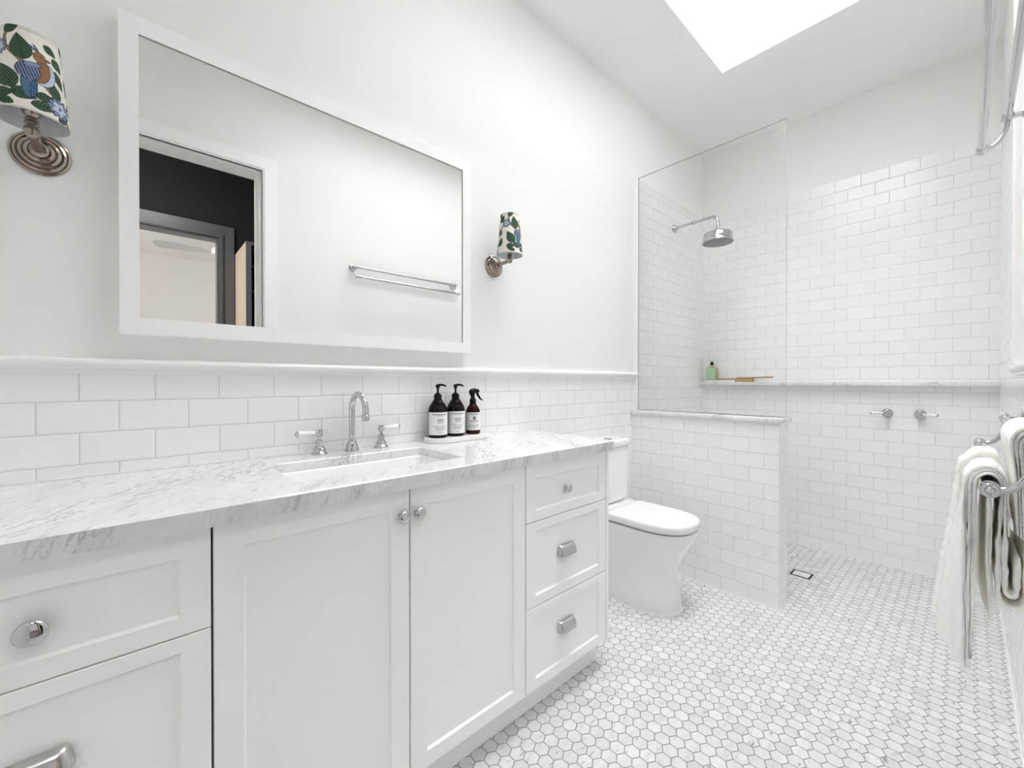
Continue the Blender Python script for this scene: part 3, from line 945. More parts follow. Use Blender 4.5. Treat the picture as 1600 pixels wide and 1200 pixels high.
# ------------------------------------------------------------------ wall sconces
def shade_print(u, v):
    """printed cloth: u = arc length (m, 0 at the bird), v = height (m from lower edge)"""
    n = u.size
    col = np.tile(np.array([0.84, 0.81, 0.735]), (n, 1))
    green, dgreen = np.array([0.055, 0.125, 0.062]), np.array([0.008, 0.022, 0.014])
    brown, dbrown = np.array([0.26, 0.165, 0.11]), np.array([0.05, 0.03, 0.02])
    blue, dblue, pale = np.array([0.20, 0.27, 0.42]), np.array([0.02, 0.03, 0.07]), np.array([0.50, 0.58, 0.70])
    rust, teal = np.array([0.42, 0.20, 0.09]), np.array([0.05, 0.16, 0.28])

    def loc(cx, cy, ang):
        dx, dy = u - cx, v - cy
        c_, s_ = math.cos(ang), math.sin(ang)
        return dx * c_ + dy * s_, -dx * s_ + dy * c_

    def leaf(cx, cy, ang, L, W, a=green, b=dgreen):
        x_, y_ = loc(cx, cy, ang)
        t_ = x_ / L
        ok = (t_ > 0) & (t_ < 1)
        w = np.where(ok, W * np.sin(PI * np.clip(t_, 0, 1) ** 0.75), 0)
        ins = ok & (np.abs(y_) < w)
        col[ins] = a
        rib = ins & ((np.abs(y_) < 0.0005) | (np.mod(x_ - np.abs(y_) * 0.7, 0.0048) < 0.0019) | (np.abs(y_) > w - 0.0007))
        col[rib] = b

    def branch(pts, w):
        for (x0, y0), (x1, y1) in zip(pts[:-1], pts[1:]):
            dx, dy = x1 - x0, y1 - y0
            L2 = dx * dx + dy * dy
            t_ = np.clip(((u - x0) * dx + (v - y0) * dy) / L2, 0, 1)
            dd = np.hypot(u - x0 - t_ * dx, v - y0 - t_ * dy)
            m_ = dd < w
            col[m_ & (dd > w - 0.0007)] = dbrown
            col[m_ & (dd <= w - 0.0007)] = brown

    def flower(cx, cy, r):
        dx, dy = u - cx, v - cy
        rr_, th = np.hypot(dx, dy), np.arctan2(dy, dx)
        pet = r * (0.72 + 0.28 * np.abs(np.cos(6 * th)))
        m_ = rr_ < pet
        col[m_] = dblue
        m2 = (rr_ < pet * 0.86) & (np.abs(np.cos(6 * th)) > 0.35)
        col[m2] = blue
        m3 = (rr_ < r * 0.60 * (0.55 + 0.45 * np.abs(np.cos(2.5 * th + 0.4))))
        col[m3] = pale
        col[rr_ < r * 0.12] = dblue

    def ell(cx, cy, a, b, ang, c0, edge=None, stripe=None, sc=0.0036, vert=False):
        x_, y_ = loc(cx, cy, ang)
        q = (x_ / a) ** 2 + (y_ / b) ** 2
        m_ = q < 1
        col[m_] = c0
        if stripe is not None:
            s_ = (np.mod((y_ if vert else x_), sc) < sc * 0.38)
            col[m_ & s_] = stripe
        if edge is not None:
            k = (1 - 0.0009 / min(a, b)) ** 2
            col[m_ & (q > k)] = edge

    per = 0.157                       # the print repeats round the shade
    for sh in (-per, 0.0, per):
        X = lambda q: q + sh
        branch([(X(-0.040), 0.176), (X(-0.054), 0.150), (X(-0.050), 0.128), (X(-0.028), 0.108), (X(0.0), 0.078), (X(0.022), 0.054), (X(0.036), 0.040), (X(0.046), 0.018), (X(0.052), -0.002)], 0.0042)
        branch([(X(0.040), 0.030), (X(0.024), 0.018), (X(0.006), 0.012)], 0.0036)
        branch([(X(0.056), 0.070), (X(0.062), 0.095), (X(0.078), 0.118)], 0.0032)
        leaf(X(-0.018), 0.104, 1.80, 0.056, 0.0185)
        leaf(X(-0.058), 0.160, 0.50, 0.036, 0.0115)
        leaf(X(0.012), 0.152, -0.50, 0.028, 0.0090)
        leaf(X(0.028), 0.134, -0.9, 0.030, 0.0105)
        leaf(X(0.030), 0.108, -1.15, 0.038, 0.0090)
        leaf(X(-0.030), 0.040, 2.10, 0.060, 0.0185)
        leaf(X(-0.034), 0.036, -0.20, 0.036, 0.0130)
        leaf(X(-0.002), 0.034, 0.35, 0.030, 0.0100)
        leaf(X(-0.062), 0.026, 0.15, 0.036, 0.0115)
        leaf(X(-0.008), 0.016, 0.15, 0.034, 0.0105)
        leaf(X(0.034), 0.046, 1.95, 0.040, 0.0105)
        leaf(X(0.030), 0.002, 0.75, 0.026, 0.0080)
        leaf(X(0.062), 0.028, 1.3, 0.042, 0.0120)
        leaf(X(0.068), 0.075, 1.9, 0.036, 0.0105)
        leaf(X(-0.028), 0.008, 2.8, 0.034, 0.0085)
        leaf(X(0.060), 0.132, 0.9, 0.038, 0.0120)
        leaf(X(0.052), 0.172, -0.9, 0.030, 0.0095)
        flower(X(-0.064), 0.126, 0.0190)
        flower(X(0.034), 0.030, 0.0230)
        # bird
        B = -0.010
        ell(X(-0.013), 0.060 + B, 0.0075, 0.026, 0.16, teal, dblue, blue * 0.6, 0.0040)
        ell(X(-0.004), 0.060 + B, 0.0055, 0.023, -0.06, teal * 1.2, dblue, dblue, 0.0030)
        ell(X(0.013), 0.097 + B, 0.0165, 0.027, -0.30, pale, dblue)
        ell(X(0.008), 0.101 + B, 0.0130, 0.026, -0.22, rust, dbrown, dbrown, 0.0024, True)
        ell(X(0.0055), 0.130 + B, 0.0105, 0.0115, 0.0, rust, dbrown, dbrown, 0.0024, True)
        leaf(X(0.014), 0.130 + B, 0.12, 0.011, 0.0032, rust, dbrown)
        ell(X(0.0080), 0.132 + B, 0.0018, 0.0018, 0, dbrown)
        leaf(X(0.003), 0.140 + B, 2.55, 0.022, 0.0026, blue, dblue)
        leaf(X(0.005), 0.141 + B, 2.2, 0.018, 0.0022, blue, dblue)
        ell(X(-0.012), 0.094 + B, 0.0185, 0.0185, 0.35, dblue * 1.5, dblue, blue * 1.3, 0.0046)
        ell(X(-0.006), 0.109 + B, 0.0140, 0.0058, 0.25, blue, dblue)
    edge = (v < 0.004) | (v > 0.1665)
    col[edge] *= 0.8
    return col


SH_H, SH_R0, SH_R1 = 0.174, 0.0565, 0.0410
_shade_me = []


def make_shade_mesh():
    nu, nv = 440, 190
    a = np.linspace(0, 2 * PI, nu, endpoint=False)
    hh = np.linspace(0, SH_H, nv)
    A, Hh = np.meshgrid(a, hh)
    rad = SH_R0 + (SH_R1 - SH_R0) * Hh / SH_H
    vo = np.stack([rad * np.cos(A), rad * np.sin(A), Hh], -1).reshape(-1, 3)
    rm = (SH_R0 + SH_R1) / 2
    az = (A - math.radians(15) + PI) % (2 * PI) - PI
    cols = shade_print((az * rm).ravel(), Hh.ravel())
    idx = np.arange(nu * nv).reshape(nv, nu)
    q = np.stack([idx[:-1], np.roll(idx, -1, 1)[:-1], np.roll(idx, -1, 1)[1:], idx[1:]], -1).reshape(-1, 4)
    me = bpy.data.meshes.new('lamp_shade')
    me.from_pydata(vo.tolist(), [], q.tolist())
    at = me.color_attributes.new('print', 'FLOAT_COLOR', 'POINT')
    at.data.foreach_set('color', np.concatenate([cols, np.ones((cols.shape[0], 1))], 1).ravel().astype(np.float32))
    me.materials.append(M['shade'])
    me.shade_smooth()
    return me


def sconce(label, y, z):
    ax = 0.104
    t = thing('wall_sconce', label, 'wall lamp', (-PT, y, z), 'bird-print wall lamps either side of the mirror')
    pl = MB().lathe([(0.0495, 0), (0.0500, 0.002), (0.0490, 0.005), (0.0455, 0.0065), (0.0440, 0.0060), (0.0425, 0.0090), (0.0385, 0.0115), (0.0350, 0.0110), (0.0335, 0.0145),
                     (0.0290, 0.0165), (0.0260, 0.0160), (0.0245, 0.0195), (0.0190, 0.0215), (0.0170, 0.0210), (0.0160, 0.0255), (0.0120, 0.0290), (0.0095, 0.0295), (0.0085, 0.034)],
                    (-PT, y, z), 'x', 48).build('back_plate', 'nickel', t, 28)
    for s in (-1, 1):
        MB().lathe([(0.0028, 0), (0.0028, 0.0015), (0.0012, 0.0024)], (0.0010, y + s * 0.0385, z - s * 0.006), 'x', 12).build('screw', 'satin', pl)
    MB().tube([(0.024, y, z), (0.05, y, z + 0.001), (ax - 0.008, y, z + 0.003)], [0.0080, 0.0080, 0.0085], 20).build('arm', 'nickel', t, 60)
    MB().lathe([(0.0015, -0.0135), (0.0075, -0.0115), (0.0118, -0.006), (0.0130, 0), (0.0118, 0.006), (0.0085, 0.010), (0.0075, 0.012), (0.0115, 0.014), (0.0118, 0.017),
                (0.0085, 0.019), (0.0110, 0.021), (0.0112, 0.025), (0.0085, 0.027), (0.0085, 0.030), (0.0135, 0.036), (0.0150, 0.041), (0.0145, 0.043), (0.0105, 0.044), (0.0105, 0.100),
                (0.006, 0.101)], (ax, y, z + 0.004), 'z', 32).build('candle_stem', 'nickel', t, 28)
    zb = z + 0.024
    if not _shade_me:
        _shade_me.append(make_shade_mesh())
    so = bpy.data.objects.new('lamp_shade', _shade_me[0])
    COL.objects.link(so)
    so.parent = t
    so.location = Vector((ax, y, zb)) - ROOT[t.name]
    ROOT[so.name] = ROOT[t.name]
    li = MB()
    li.lathe([(SH_R0 - 0.0005, 0.0), (SH_R0 - 0.0016, 0.0004), (SH_R1 - 0.0016, SH_H - 0.0004), (SH_R1 - 0.0005, SH_H)], (ax, y, zb), 'z', 64, False)
    li = li.build('shade_lining', 'lining', t, 60)
    MB().tube([(ax + 0.010 * math.cos(k), y + 0.010 * math.sin(k), zb + 0.075) for k in (0,)] + [(ax + SH_R0 * 0.88, y, zb + 0.06)], 0.0012, 8) \
        .tube([(ax - 0.010, y, zb + 0.075), (ax - SH_R0 * 0.88, y, zb + 0.06)], 0.0012, 8).build('shade_carrier', 'nickel', t, 0)
    return t


sconce('nickel wall lamp with bird-print shade left of the mirror, cut by photo edge', -0.166, 1.668)
sconce('nickel wall lamp with bird-print shade right of the mirror', 1.203, 1.663)


# ------------------------------------------------------------------ toilet
TYC = 1.978


def d_ring(z, xb, xs, xf, hw, n=14, p=2.2, rb=0.0):
    """D-shaped plan: square back at xb, straight sides to xs, rounded nose at xf"""
    pts = []
    half = []
    if rb > 0:
        for k in range(5):
            a = PI - PI / 2 * k / 4
            half.append((xb + rb + rb * math.cos(a), hw - rb + rb * math.sin(a)))
    else:
        half += [(xb, hw * 0.35), (xb, hw * 0.7), (xb, hw * 0.9), (xb, hw), (xb + 0.01, hw)]
    for k in range(n + 1):
        a = PI / 2 * k / n
        half.append((xs + (xf - xs) * math.sin(a) ** (2 / p), hw * math.cos(a) ** (2 / p)))
    pts = [(x_, TYC + y_, z) for x_, y_ in half]
    pts += [(x_, TYC - y_, z) for x_, y_ in half[::-1][1:]]
    return pts


tl = thing('toilet', 'white close-coupled toilet with closed lid between vanity and half-height tiled wall', 'toilet', (0.3, TYC, 0))
pan = MB()
secs = [(0.0, 0.30, 0.500, 0.140), (0.006, 0.30, 0.501, 0.141), (0.10, 0.29, 0.484, 0.136), (0.18, 0.285, 0.478, 0.136), (0.225, 0.285, 0.488, 0.140), (0.27, 0.29, 0.512, 0.147),
        (0.32, 0.32, 0.543, 0.155), (0.36, 0.345, 0.565, 0.161), (0.395, 0.36, 0.573, 0.164), (0.406, 0.36, 0.572, 0.163), (0.4095, 0.36, 0.562, 0.153)]
pan.rings([d_ring(z, 0.004, xs, xf, hw) for z, xs, xf, hw in secs])
pan.build('pan', 'porcelain', tl, 50)
sb_ = MB()
sb_.rings([d_ring(z, 0.004, 0.30, 0.500 + e_, 0.140 + e_) for z, e_ in ((0.0003, 0.0045), (0.003, 0.0035), (0.005, 0.0012))])
sb_.build('sealant_bead', 'bullnose', tl, 40)
MB().box(0.004, 0.165, TYC - 0.13, TYC + 0.13, 0.405, 0.462, 0.008, 3).build('rear_deck', 'porcelain', tl, 40)
st = MB()
st.rings([d_ring(z, 0.172, 0.375, xf, hw, rb=0.03, p=2.35) for z, xf, hw in ((0.4112, 0.562, 0.153), (0.4172, 0.562, 0.153))])
st.build('seat', 'drain', tl, 40)  # seat coloured black to paint in the shade of the gap under the lid
ld = MB()
ld.rings([d_ring(z, 0.165 + i, 0.370, 0.575 - i, 0.169 - i, rb=0.030, p=2.55) for z, i in ((0.4175, 0.004), (0.420, 0.001), (0.443, 0.0), (0.4505, 0.0012), (0.4545, 0.005), (0.4558, 0.012), (0.4563, 0.05))])
ld.build('lid', 'seat', tl, 50)


def tank(mb, z, x1, hw, r, yc=TYC - 0.015):
    pts = [(0.004, yc - hw, z), (0.004, yc + hw, z)]
    for k in range(9):
        a = PI / 2 - PI / 2 * k / 8
        pts.append((x1 - r + r * math.cos(a), yc + hw - r + r * math.sin(a), z))
    for k in range(9):
        a = -PI / 2 * k / 8
        pts.append((x1 - r + r * math.cos(a), yc - hw + r + r * math.sin(a), z))
    return pts


tk = MB()
tk.rings([tank(tk, z, x1, hw, 0.075) for z, x1, hw in ((0.463, 0.120, 0.138), (0.472, 0.136, 0.148), (0.49, 0.146, 0.154), (0.52, 0.150, 0.157), (0.768, 0.152, 0.160), (0.774, 0.150, 0.158))])
tk.build('cistern', 'porcelain', tl, 50)
tk = MB()
tk.rings([tank(tk, z, x1, hw, 0.075) for z, x1, hw in ((0.777, 0.156, 0.164), (0.780, 0.159, 0.167), (0.803, 0.159, 0.167), (0.810, 0.156, 0.164), (0.814, 0.148, 0.156), (0.815, 0.12, 0.128))])
tk.build('cistern_lid', 'porcelain', tl, 50)
MB().lathe([(0.024, 0), (0.0235, 0.003), (0.018, 0.004)], (0.085, TYC - 0.015, 0.815), 'z', 32).build('flush_button', 'chrome', tl, 40)
MB().lathe([(0.006, 0), (0.005, 0.003), (0.002, 0.004)], (0.29, TYC - 0.1375, 0.055), '-y', 20).build('bolt_cap', 'seat', tl, 60)

# ------------------------------------------------------------------ half wall capping, glass, shower
tag(MB().box(0.0012, 0.842, 2.334, 2.499, NZ + 0.0005, 0.956, 0.003, 2).build('marble_capping', 'marble_shelf', None, 30, (0.42, 2.417, NZ)),
    'marble capping slab on top of the half-height tiled wall', 'marble slab')
gs = thing('shower_screen', 'frameless clear glass panel standing on the half-height tiled wall', 'shower screen', (0.43, 2.412, 0.957))
gx0, gx1, gy0, gy1, gz0, gz1 = 0.0165, 0.838, 2.398, 2.407, 0.9595, 2.452
gm = MB()
gm.box(gx0, gx1, gy0, gy1, gz0, gz1, mat=1)
gm.mi = [1, 1, 0, 1, 0, 1]
gm.build('glass_pane', ['glass', 'glass_edge'], gs, 0)
MB().box(gx0, gx1, gy0 - 0.0015, gy1 + 0.0015, 0.9565, gz0).build('seal_strip', 'satin', gs, 0)

tag(MB().box(0.0012, XR - 0.0012, YB - 0.062, YB - 0.0005, 1.113, 1.135, 0.0025, 2).build('marble_shelf', 'marble_shelf', None, 30, (0.78, YB, 1.113)),
    'long narrow marble shelf across the back shower wall', 'shelf')

SHX, SHY, SHZ = 0.308, 2.915, 2.262
sh = thing('wall_shower', 'chrome rain shower head on curved arm from the left shower wall', 'shower head', (0.0, SHY, SHZ))
MB().lathe([(0.029, 0), (0.029, 0.003), (0.026, 0.007), (0.019, 0.016), (0.0150, 0.026), (0.0155, 0.029), (0.0115, 0.033)], (0.0005, SHY, SHZ - 0.004), 'x', 32).build('flange', 'chrome', sh, 40)
pts = [(0.02, SHY, SHZ - 0.003), (0.12, SHY, SHZ), (0.20, SHY, SHZ + 0.002), (0.255, SHY, SHZ + 0.003)]
pts += [(SHX - 0.045 + 0.045 * math.sin(a), SHY, SHZ - 0.042 + 0.045 * math.cos(a)) for a in [PI / 2 * k / 10 for k in range(1, 11)]]
pts += [(SHX, SHY, SHZ - 0.055)]
MB().tube(pts, 0.0098, 18).build('arm', 'chrome', sh, 60)
MB().lathe([(0.0098, -0.014), (0.0125, -0.011), (0.0115, -0.006), (0.0145, -0.003), (0.0145, 0.004), (0.0115, 0.007), (0.0122, 0.012), (0.0098, 0.015)], (0.145, SHY, SHZ), 'x', 24) \
    .build('arm_collar', 'chrome', sh, 30)
hd = MB().lathe([(0.0115, 0.008), (0.0135, 0.0), (0.0128, -0.012), (0.0110, -0.018), (0.0135, -0.022), (0.030, -0.032), (0.050, -0.042), (0.072, -0.050), (0.086, -0.058), (0.0915, -0.068),
                 (0.0925, -0.080), (0.0935, -0.082), (0.0935, -0.090), (0.0950, -0.092), (0.0965, -0.112), (0.0990, -0.116), (0.0990, -0.119), (0.093, -0.120)],
                (SHX, SHY, SHZ - 0.062), 'z', 64).build('shower_head', 'chrome', sh, 28)
fp = MB().lathe([(0.0935, -0.0005), (0.092, 0.002), (0.03, 0.003), (0.001, 0.003)], (SHX, SHY, SHZ - 0.062 - 0.120), '-z', 64)
for k in range(1, 8):
    for q in range(6 * k):
        a = 2 * PI * q / (6 * k)
        r_ = 0.012 * k
        if r_ < 0.088:
            fp.lathe([(0.0016, 0), (0.0012, 0.0022)], (SHX + r_ * math.cos(a), SHY + r_ * math.sin(a), SHZ - 0.1850), '-z', 6)
fp.build('spray_face', plain('grey_spray_face', (0.26, 0.27, 0.29), 0.35, metal=0.6), hd, 40)


def wall_tap(label, x, dirn):
    z = 0.945
    t = thing('shower_tap', label, 'tap', (x, YB, z), 'shower wall taps')
    MB().lathe([(0.0270, 0), (0.0275, 0.003), (0.0255, 0.008), (0.0210, 0.013), (0.0190, 0.014), (0.0180, 0.020), (0.0145, 0.026)], (x, YB - 0.0005, z), '-y', 36).build('flange', 'chrome', t, 40)
    MB().lathe([(0.0125, 0), (0.0125, 0.012), (0.0100, 0.014), (0.0100, 0.018), (0.0140, 0.021), (0.0140, 0.034), (0.0110, 0.038), (0.003, 0.0395)], (x, YB - 0.022, z), '-y', 28) \
        .build('spindle', 'chrome', t, 40)
    ax = 'x' if dirn > 0 else '-x'
    lo = MB().lathe([(0.0056, 0), (0.0072, 0.003), (0.0076, 0.018), (0.0090, 0.036), (0.0094, 0.046), (0.0088, 0.048)], (x + dirn * 0.020, YB - 0.050, z), ax, 24).build('lever', 'porcelain', t, 60)
    MB().lathe([(0.0070, 0), (0.0080, 0.003), (0.0076, 0.009), (0.006, 0.010)], (x + dirn * 0.011, YB - 0.050, z), ax, 20).build('collar', 'chrome', lo, 50)
    MB().lathe([(0.0092, 0), (0.0094, 0.003), (0.0076, 0.007), (0.0020, 0.009)], (x + dirn * 0.068, YB - 0.050, z), ax, 20).build('end_cap', 'chrome', lo, 60)


wall_tap('left chrome shower tap on back wall with white lever pointing left', 1.118, -1)
wall_tap('right chrome shower tap on back wall with white lever pointing right', 1.263, 1)

# shelf things
SZ = 1.1355
tag(MB().box(0.030, 0.262, YB - 0.057, YB - 0.008, SZ, SZ + 0.016, 0.002, 2).build('soap_tray', 'tray', None, 30, (0.146, YB - 0.03, SZ)),
    'flat white slab tray under the green bottle on the shower shelf', 'tray')
bt = thing('soap_bottle', 'green liquid soap bottle with black cap on the shower shelf', 'bottle', (0.083, YB - 0.034, SZ + 0.0165))
b0 = SZ + 0.0165


def bring(z, hx, hy, r):
    return [(x_, y_, z) for x_, y_ in rounded_rect(0.083 - hx, 0.083 + hx, YB - 0.034 - hy, YB - 0.034 + hy, r, 5)]


MB().rings([bring(b0 + z, hx, hy, r) for z, hx, hy, r in ((0, 0.036, 0.017, 0.008), (0.003, 0.0385, 0.0195, 0.009), (0.086, 0.0385, 0.0195, 0.009), (0.094, 0.036, 0.018, 0.010),
                                                        (0.102, 0.026, 0.014, 0.0125), (0.107, 0.013, 0.011, 0.0105), (0.112, 0.010, 0.010, 0.0095), (0.118, 0.010, 0.010, 0.0095))]) \
    .build('body', 'soap_edge', bt, 40)
MB().box(0.083 - 0.031, 0.083 + 0.031, YB - 0.0542, YB - 0.0535, b0 + 0.006, b0 + 0.092).build('front_label', 'soap_green', bt, 0)
MB().lathe([(0.0125, 0), (0.0128, 0.003), (0.0128, 0.016), (0.0100, 0.018), (0.0100, 0.024), (0.0085, 0.028), (0.003, 0.029)], (0.083, YB - 0.034, b0 + 0.117), 'z', 24).build('cap', 'black', bt, 40)
wbk = thing('nail_brush', 'small pale wooden brush lying beside the green bottle', 'brush', (0.19, YB - 0.034, b0))
MB().box(0.124, 0.258, YB - 0.050, YB - 0.018, b0 + 0.004, b0 + 0.015, 0.003, 2).build('wooden_back', 'wood_pale', wbk, 40)
MB().box(0.130, 0.252, YB - 0.047, YB - 0.021, b0, b0 + 0.004).build('bristles', 'charcoal', wbk, 0)
bb_ = thing('bath_brush', 'long-handled wooden bath brush lying bristles down on the shower shelf', 'brush', (0.38, YB - 0.036, SZ))
hb_ = MB()
hb_.rings([[(x_, YB - 0.036 + hy * math.cos(a), SZ + zc + hz * math.sin(a)) for a in [2 * PI * k / 16 for k in range(16)]] for x_, hy, hz, zc in
           ((0.270, 0.010, 0.004, 0.031), (0.272, 0.020, 0.006, 0.031), (0.290, 0.0235, 0.0065, 0.031), (0.365, 0.0235, 0.0065, 0.031), (0.382, 0.018, 0.006, 0.032), (0.395, 0.009, 0.0055, 0.033),
            (0.42, 0.0075, 0.0055, 0.034), (0.49, 0.0085, 0.0055, 0.035), (0.505, 0.0085, 0.0055, 0.035), (0.509, 0.005, 0.003, 0.035))])
hb_.build('wooden_handle', 'wood', bb_, 60)
MB().box(0.272, 0.378, YB - 0.056, YB - 0.016, SZ + 0.0003, SZ + 0.026).build('bristles', 'bristle', bb_, 0)
MB().box(0.5055, 0.512, YB - 0.039, YB - 0.033, SZ + 0.031, SZ + 0.039, 0.001, 1).build('hanging_loop', 'charcoal', bb_, 0)

# floor waste
dn = thing('floor_drain', 'square tile-insert floor drain with black edges in the shower floor', 'drain', (0.795, 2.90, 0))
MB().box(0.745, 0.845, 2.853, 2.860, 0.0002, 0.0016).box(0.745, 0.845, 2.940, 2.947, 0.0002, 0.0016).box(0.745, 0.752, 2.860, 2.940, 0.0002, 0.0016) \
    .box(0.838, 0.845, 2.860, 2.940, 0.0002, 0.0016).build('frame', 'drain', dn, 0)
MB().box(0.756, 0.834, 2.864, 2.936, 0.0002, 0.0018).build('tile_insert', 'marble_shelf', dn, 0)
MB().box(0.752, 0.838, 2.860, 2.940, 0.0001, 0.0008).build('gap', 'drain', dn, 0)

# ------------------------------------------------------------------ double towel rails
XO, XI = 1.475, 1.527
RY0, RY1 = 1.140, 1.985


def towel_rail(label, zo, zi):
    t = thing('towel_rail', label, 'towel rail', (XR, (RY0 + RY1) / 2, zi), 'double chrome towel rails on the right wall')
    for x_, z_ in ((XO, zo), (XI, zi)):
        b_ = MB().lathe([(0.0095, 0), (0.0095, RY1 - RY0)], (x_, RY0, z_), 'y', 24).build('bar', 'chrome', t, 60)
        for yy, ax in ((RY0, '-y'), (RY1, 'y')):
            s_ = -1 if ax == '-y' else 1
            MB().lathe([(0.0098, -0.026), (0.0112, -0.025), (0.0128, -0.021), (0.0135, -0.016), (0.0128, -0.010), (0.0115, -0.007), (0.0125, -0.003),
                        (0.0140, 0.002), (0.0140, 0.008), (0.0115, 0.010), (0.0110, 0.0125), (0.0070, 0.0130), (0.0065, 0.0150), (0.0050, 0.0180), (0.0015, 0.0190)], (x_, yy, z_), ax, 28) \
                .build('finial', 'chrome', b_, 28)
    for yy in (RY0 - 0.002, RY1 + 0.002):
        pts_ = []
        for k in range(13):
            a = PI / 2 * k / 12
            pts_.append((XO + 0.010 + (XI - XO - 0.010) * math.sin(a), yy, zo + (zi - zo) * (1 - math.cos(a)) * 0.92))
        br = MB().tube(pts_, [0.0062] * 13, 16).build('bracket', 'chrome', t, 60)
        MB().tube([(XI, yy, zi), (XR - 0.006, yy, zi)], 0.0075, 16).build('wall_arm', 'chrome', br, 60)
        MB().lathe([(0.026, 0), (0.026, 0.003), (0.022, 0.006), (0.0150, 0.009), (0.0120, 0.016)], (XR + (PT if zo > TILE_L else 0) - 0.0003, yy, zi), '-x', 32).build('rosette', 'chrome', br, 35)
    return t


ZO, ZI = 0.944, 1.024
towel_rail('lower chrome double towel rail with white towels on the right wall', ZO, ZI)
towel_rail('upper chrome double towel rail high on the right wall, empty', ZO + 0.928, ZI + 0.928)


# ------------------------------------------------------------------ towels
def resample(path, step=0.012):
    out = [Vector(path[0])]
    for a, b in zip(path[:-1], path[1:]):
        a, b = Vector(a), Vector(b)
        n = max(1, int(round((b - a).length / step)))
        for k in range(1, n + 1):
            out.append(a.lerp(b, k / n))
    # smooth
    for _ in range(2):
        out = [out[0]] + [(out[i - 1] + out[i] * 2 + out[i + 1]) / 4 for i in range(1, len(out) - 1)] + [out[-1]]
    return out


def arc(cx, cz, r, a0, a1, n=14):
    return [(cx + r * math.cos(a0 + (a1 - a0) * k / n), cz + r * math.sin(a0 + (a1 - a0) * k / n)) for k in range(n + 1)]


def hump(cx, cz, rl, rtop, rr_, n=18):
    """over a bar, from the left side round the top to the right side"""
    return [(cx + (rl if k < n / 2 else rr_) * math.cos(PI * (1 - k / n)), cz + rtop * math.sin(PI * (1 - k / n))) for k in range(n + 1)]


def cloth(mb, path, thf, y0, y1, warp=None, ny=26, seed=0, rib=0.0, amp=0.003, quilt=0.0):
    """thick cloth strip: cross-section path in (x,z), run along y, with soft waves"""
    P = resample(path)
    n = len(P)
    nr = []
    for i in range(n):
        t_ = P[min(i + 1, n - 1)] - P[max(i - 1, 0)]
        t_.normalize()
        nr.append(Vector((-t_.y, t_.x)))
    rings = []
    for j in range(ny + 1):
        s = j / ny
        ring_a, ring_b = [], []
        edge = min(s, 1 - s) * (y1 - y0)
        pinch = 1.0 if edge > 0.004 else 0.55
        for i in range(n):
            w = mnoise.noise(Vector((P[i].x * 14 + seed, P[i].y * 9, s * 3.1 + seed))) * amp * (0.35 if callable(thf) and thf(P[i].x, P[i].y) < 0.005 else 1)
            th = thf(P[i].x, P[i].y) if callable(thf) else thf
            h = th / 2 * pinch * min(1.0, 0.5 + 0.25 * min(i, n - 1 - i))
            rb = 0.0
            if rib:
                rb = rib * (0.5 + 0.5 * math.sin(P[i].y * 2 * PI / 0.021 + s * 1.2 + seed)) * min(1.0, th / 0.008) ** 3
            if quilt:
                rb += quilt * (0.5 + 0.5 * math.sin(P[i].y * 2 * PI / 0.055)) * (0.5 + 0.5 * math.sin(s * 2 * PI * 3.0))
            yy = y0 + (y1 - y0) * s + mnoise.noise(Vector((P[i].y * 16, seed * 3.3, s * 0.6))) * 0.007
            for ring, sg in ((ring_a, 1), (ring_b, -1)):
                q = P[i] + nr[i] * (sg * (h + rb) + w)
                v = Vector((q.x, yy, q.y))
                if warp:
                    v = warp(v, s)
                ring.append(v)
        rings.append(ring_a + ring_b[::-1])
    mb.rings(rings)
    return mb


TY0, TY1 = 1.168, 1.425


def warp_outer(v, s):
    # the hanging front half swings out towards the room at its far side
    if v.z < ZO and v.x < XO - 0.012:
        k = (ZO - v.z) / 0.34
        v.x -= 0.040 * k * s
    return v


def th_out(x_, z_):
    return 0.0034 if (x_ > XO + 0.008 and z_ > 0.85) else 0.0062 if x_ > XO else 0.0056


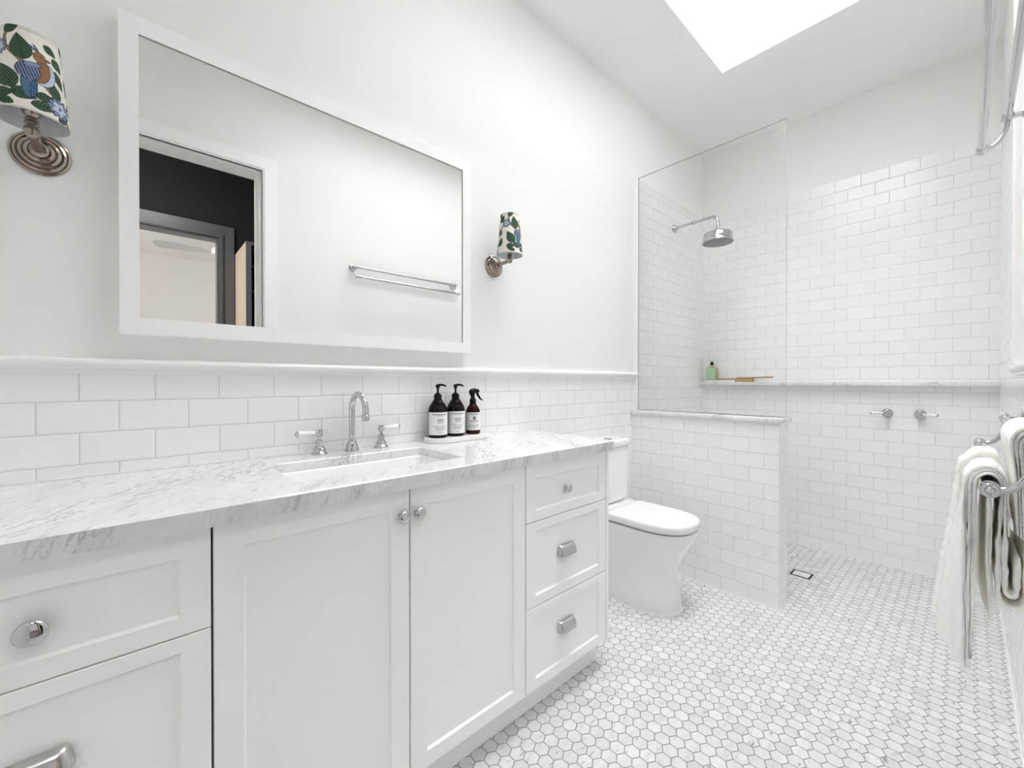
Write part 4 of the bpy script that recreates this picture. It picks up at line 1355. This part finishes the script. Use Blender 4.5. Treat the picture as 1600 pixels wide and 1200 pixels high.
tw = thing('bath_towel', 'white ribbed bath towel folded over the outer bar of the lower rail', 'towel', (XO, 1.29, ZO), 'folded white towels')
m_ = MB()
zf = (0.612, 0.588, 0.582)
for k in range(3):
    rl, rr_ = 0.0170 + 0.0057 * k, 0.0150 + 0.0036 * k
    front = [(XO - rl - 0.004 + 0.002 * k, zf[k]), (XO - rl - 0.003, zf[k] + 0.15)]
    if k == 0:
        back = [(XO + rr_, 0.92), (XO + 0.0125, 0.83), (1.4865, 0.80), (1.4865, 0.741)] + arc(1.5020, 0.741, 0.0155, PI, 2 * PI, 8)[1:] + [(1.5175, 0.83)]
    elif k == 1:
        back = [(XO + rr_, 0.92), (XO + rr_ + 0.001, 0.84), (1.4940, 0.80), (1.4940, 0.754)] + arc(1.5020, 0.754, 0.0080, PI, 2 * PI, 6)[1:] + [(1.5100, 0.82)]
    else:
        back = [(XO + rr_, 0.92), (XO + rr_ + 0.002, 0.855)]
    path = front + hump(XO, ZO, rl, rl + 0.006, rr_) + back
    cloth(m_, path, th_out, TY0 + 0.003 * k, TY1 if k < 2 else TY0 + 0.145, warp_outer, seed=3 + k, rib=0.0034 if k >= 1 else 0.0, quilt=0.0016)
m_.build('inner_layers', 'towel', tw, 80)
m_ = MB()
rl = 0.0170 + 0.0057 * 2 + 0.0050
path = [(XO - rl - 0.004, 0.584), (XO - rl - 0.003, 0.75)] + hump(XO, ZO, rl, rl + 0.006, 0.0200) + [(XO + 0.0212, 0.92), (XO + 0.0240, 0.86)]
cloth(m_, path, lambda x_, z_: 0.0030 if (x_ > XO + 0.008 and z_ < ZO + 0.028) else 0.0120, TY0 + 0.150, TY1 + 0.004, warp_outer, seed=9, rib=0.0034, quilt=0.0030)
m_.build('outer_fold', 'towel', tw, 80)
m_ = MB()
def warp_flap(v, s):
    v.x += (0.005 - 0.016 * s) * min(1.0, (0.93 - v.z) / 0.2)
    return v


cloth(m_, [(1.4735, 0.692), (1.4735, 0.80), (1.4735, 0.93)], 0.0070, TY0 + 0.004, TY1 - 0.004, warp_flap, seed=14, rib=0.0012)
m_.build('rear_flap', 'towel', tw, 80)

tw2 = thing('bath_towel', 'white bath towel hanging in layers over the inner bar of the lower rail', 'towel', (XI, 1.29, ZI), 'folded white towels')
m_ = MB()
for k in range(3):
    rt_ = 0.0180 + 0.0082 * k
    rl, rr_ = 0.0150 + 0.0062 * k, 0.0145 + 0.0050 * k
    path = [(XI - 0.0105 - 0.0036 * k, 0.852 + 0.004 * k), (XI - 0.0125 - 0.0036 * k, 0.93), (XI - 0.0135 - 0.0040 * k, 0.985)] + hump(XI, ZI, rl, rt_, rr_) + [(XI + rr_, 0.90), (XI + rr_, 0.80 + 0.01 * k)]
    cloth(m_, path, lambda x_, z_: 0.0034 if (x_ < XI and z_ < ZI - 0.015) else 0.0048 if x_ > XI + 0.008 and z_ < ZI else 0.0072, TY0 + 0.002 * k, TY1, None, seed=20 + k, quilt=0.0005, amp=0.0015)
m_.build('towel_cloth', 'towel', tw2, 80)
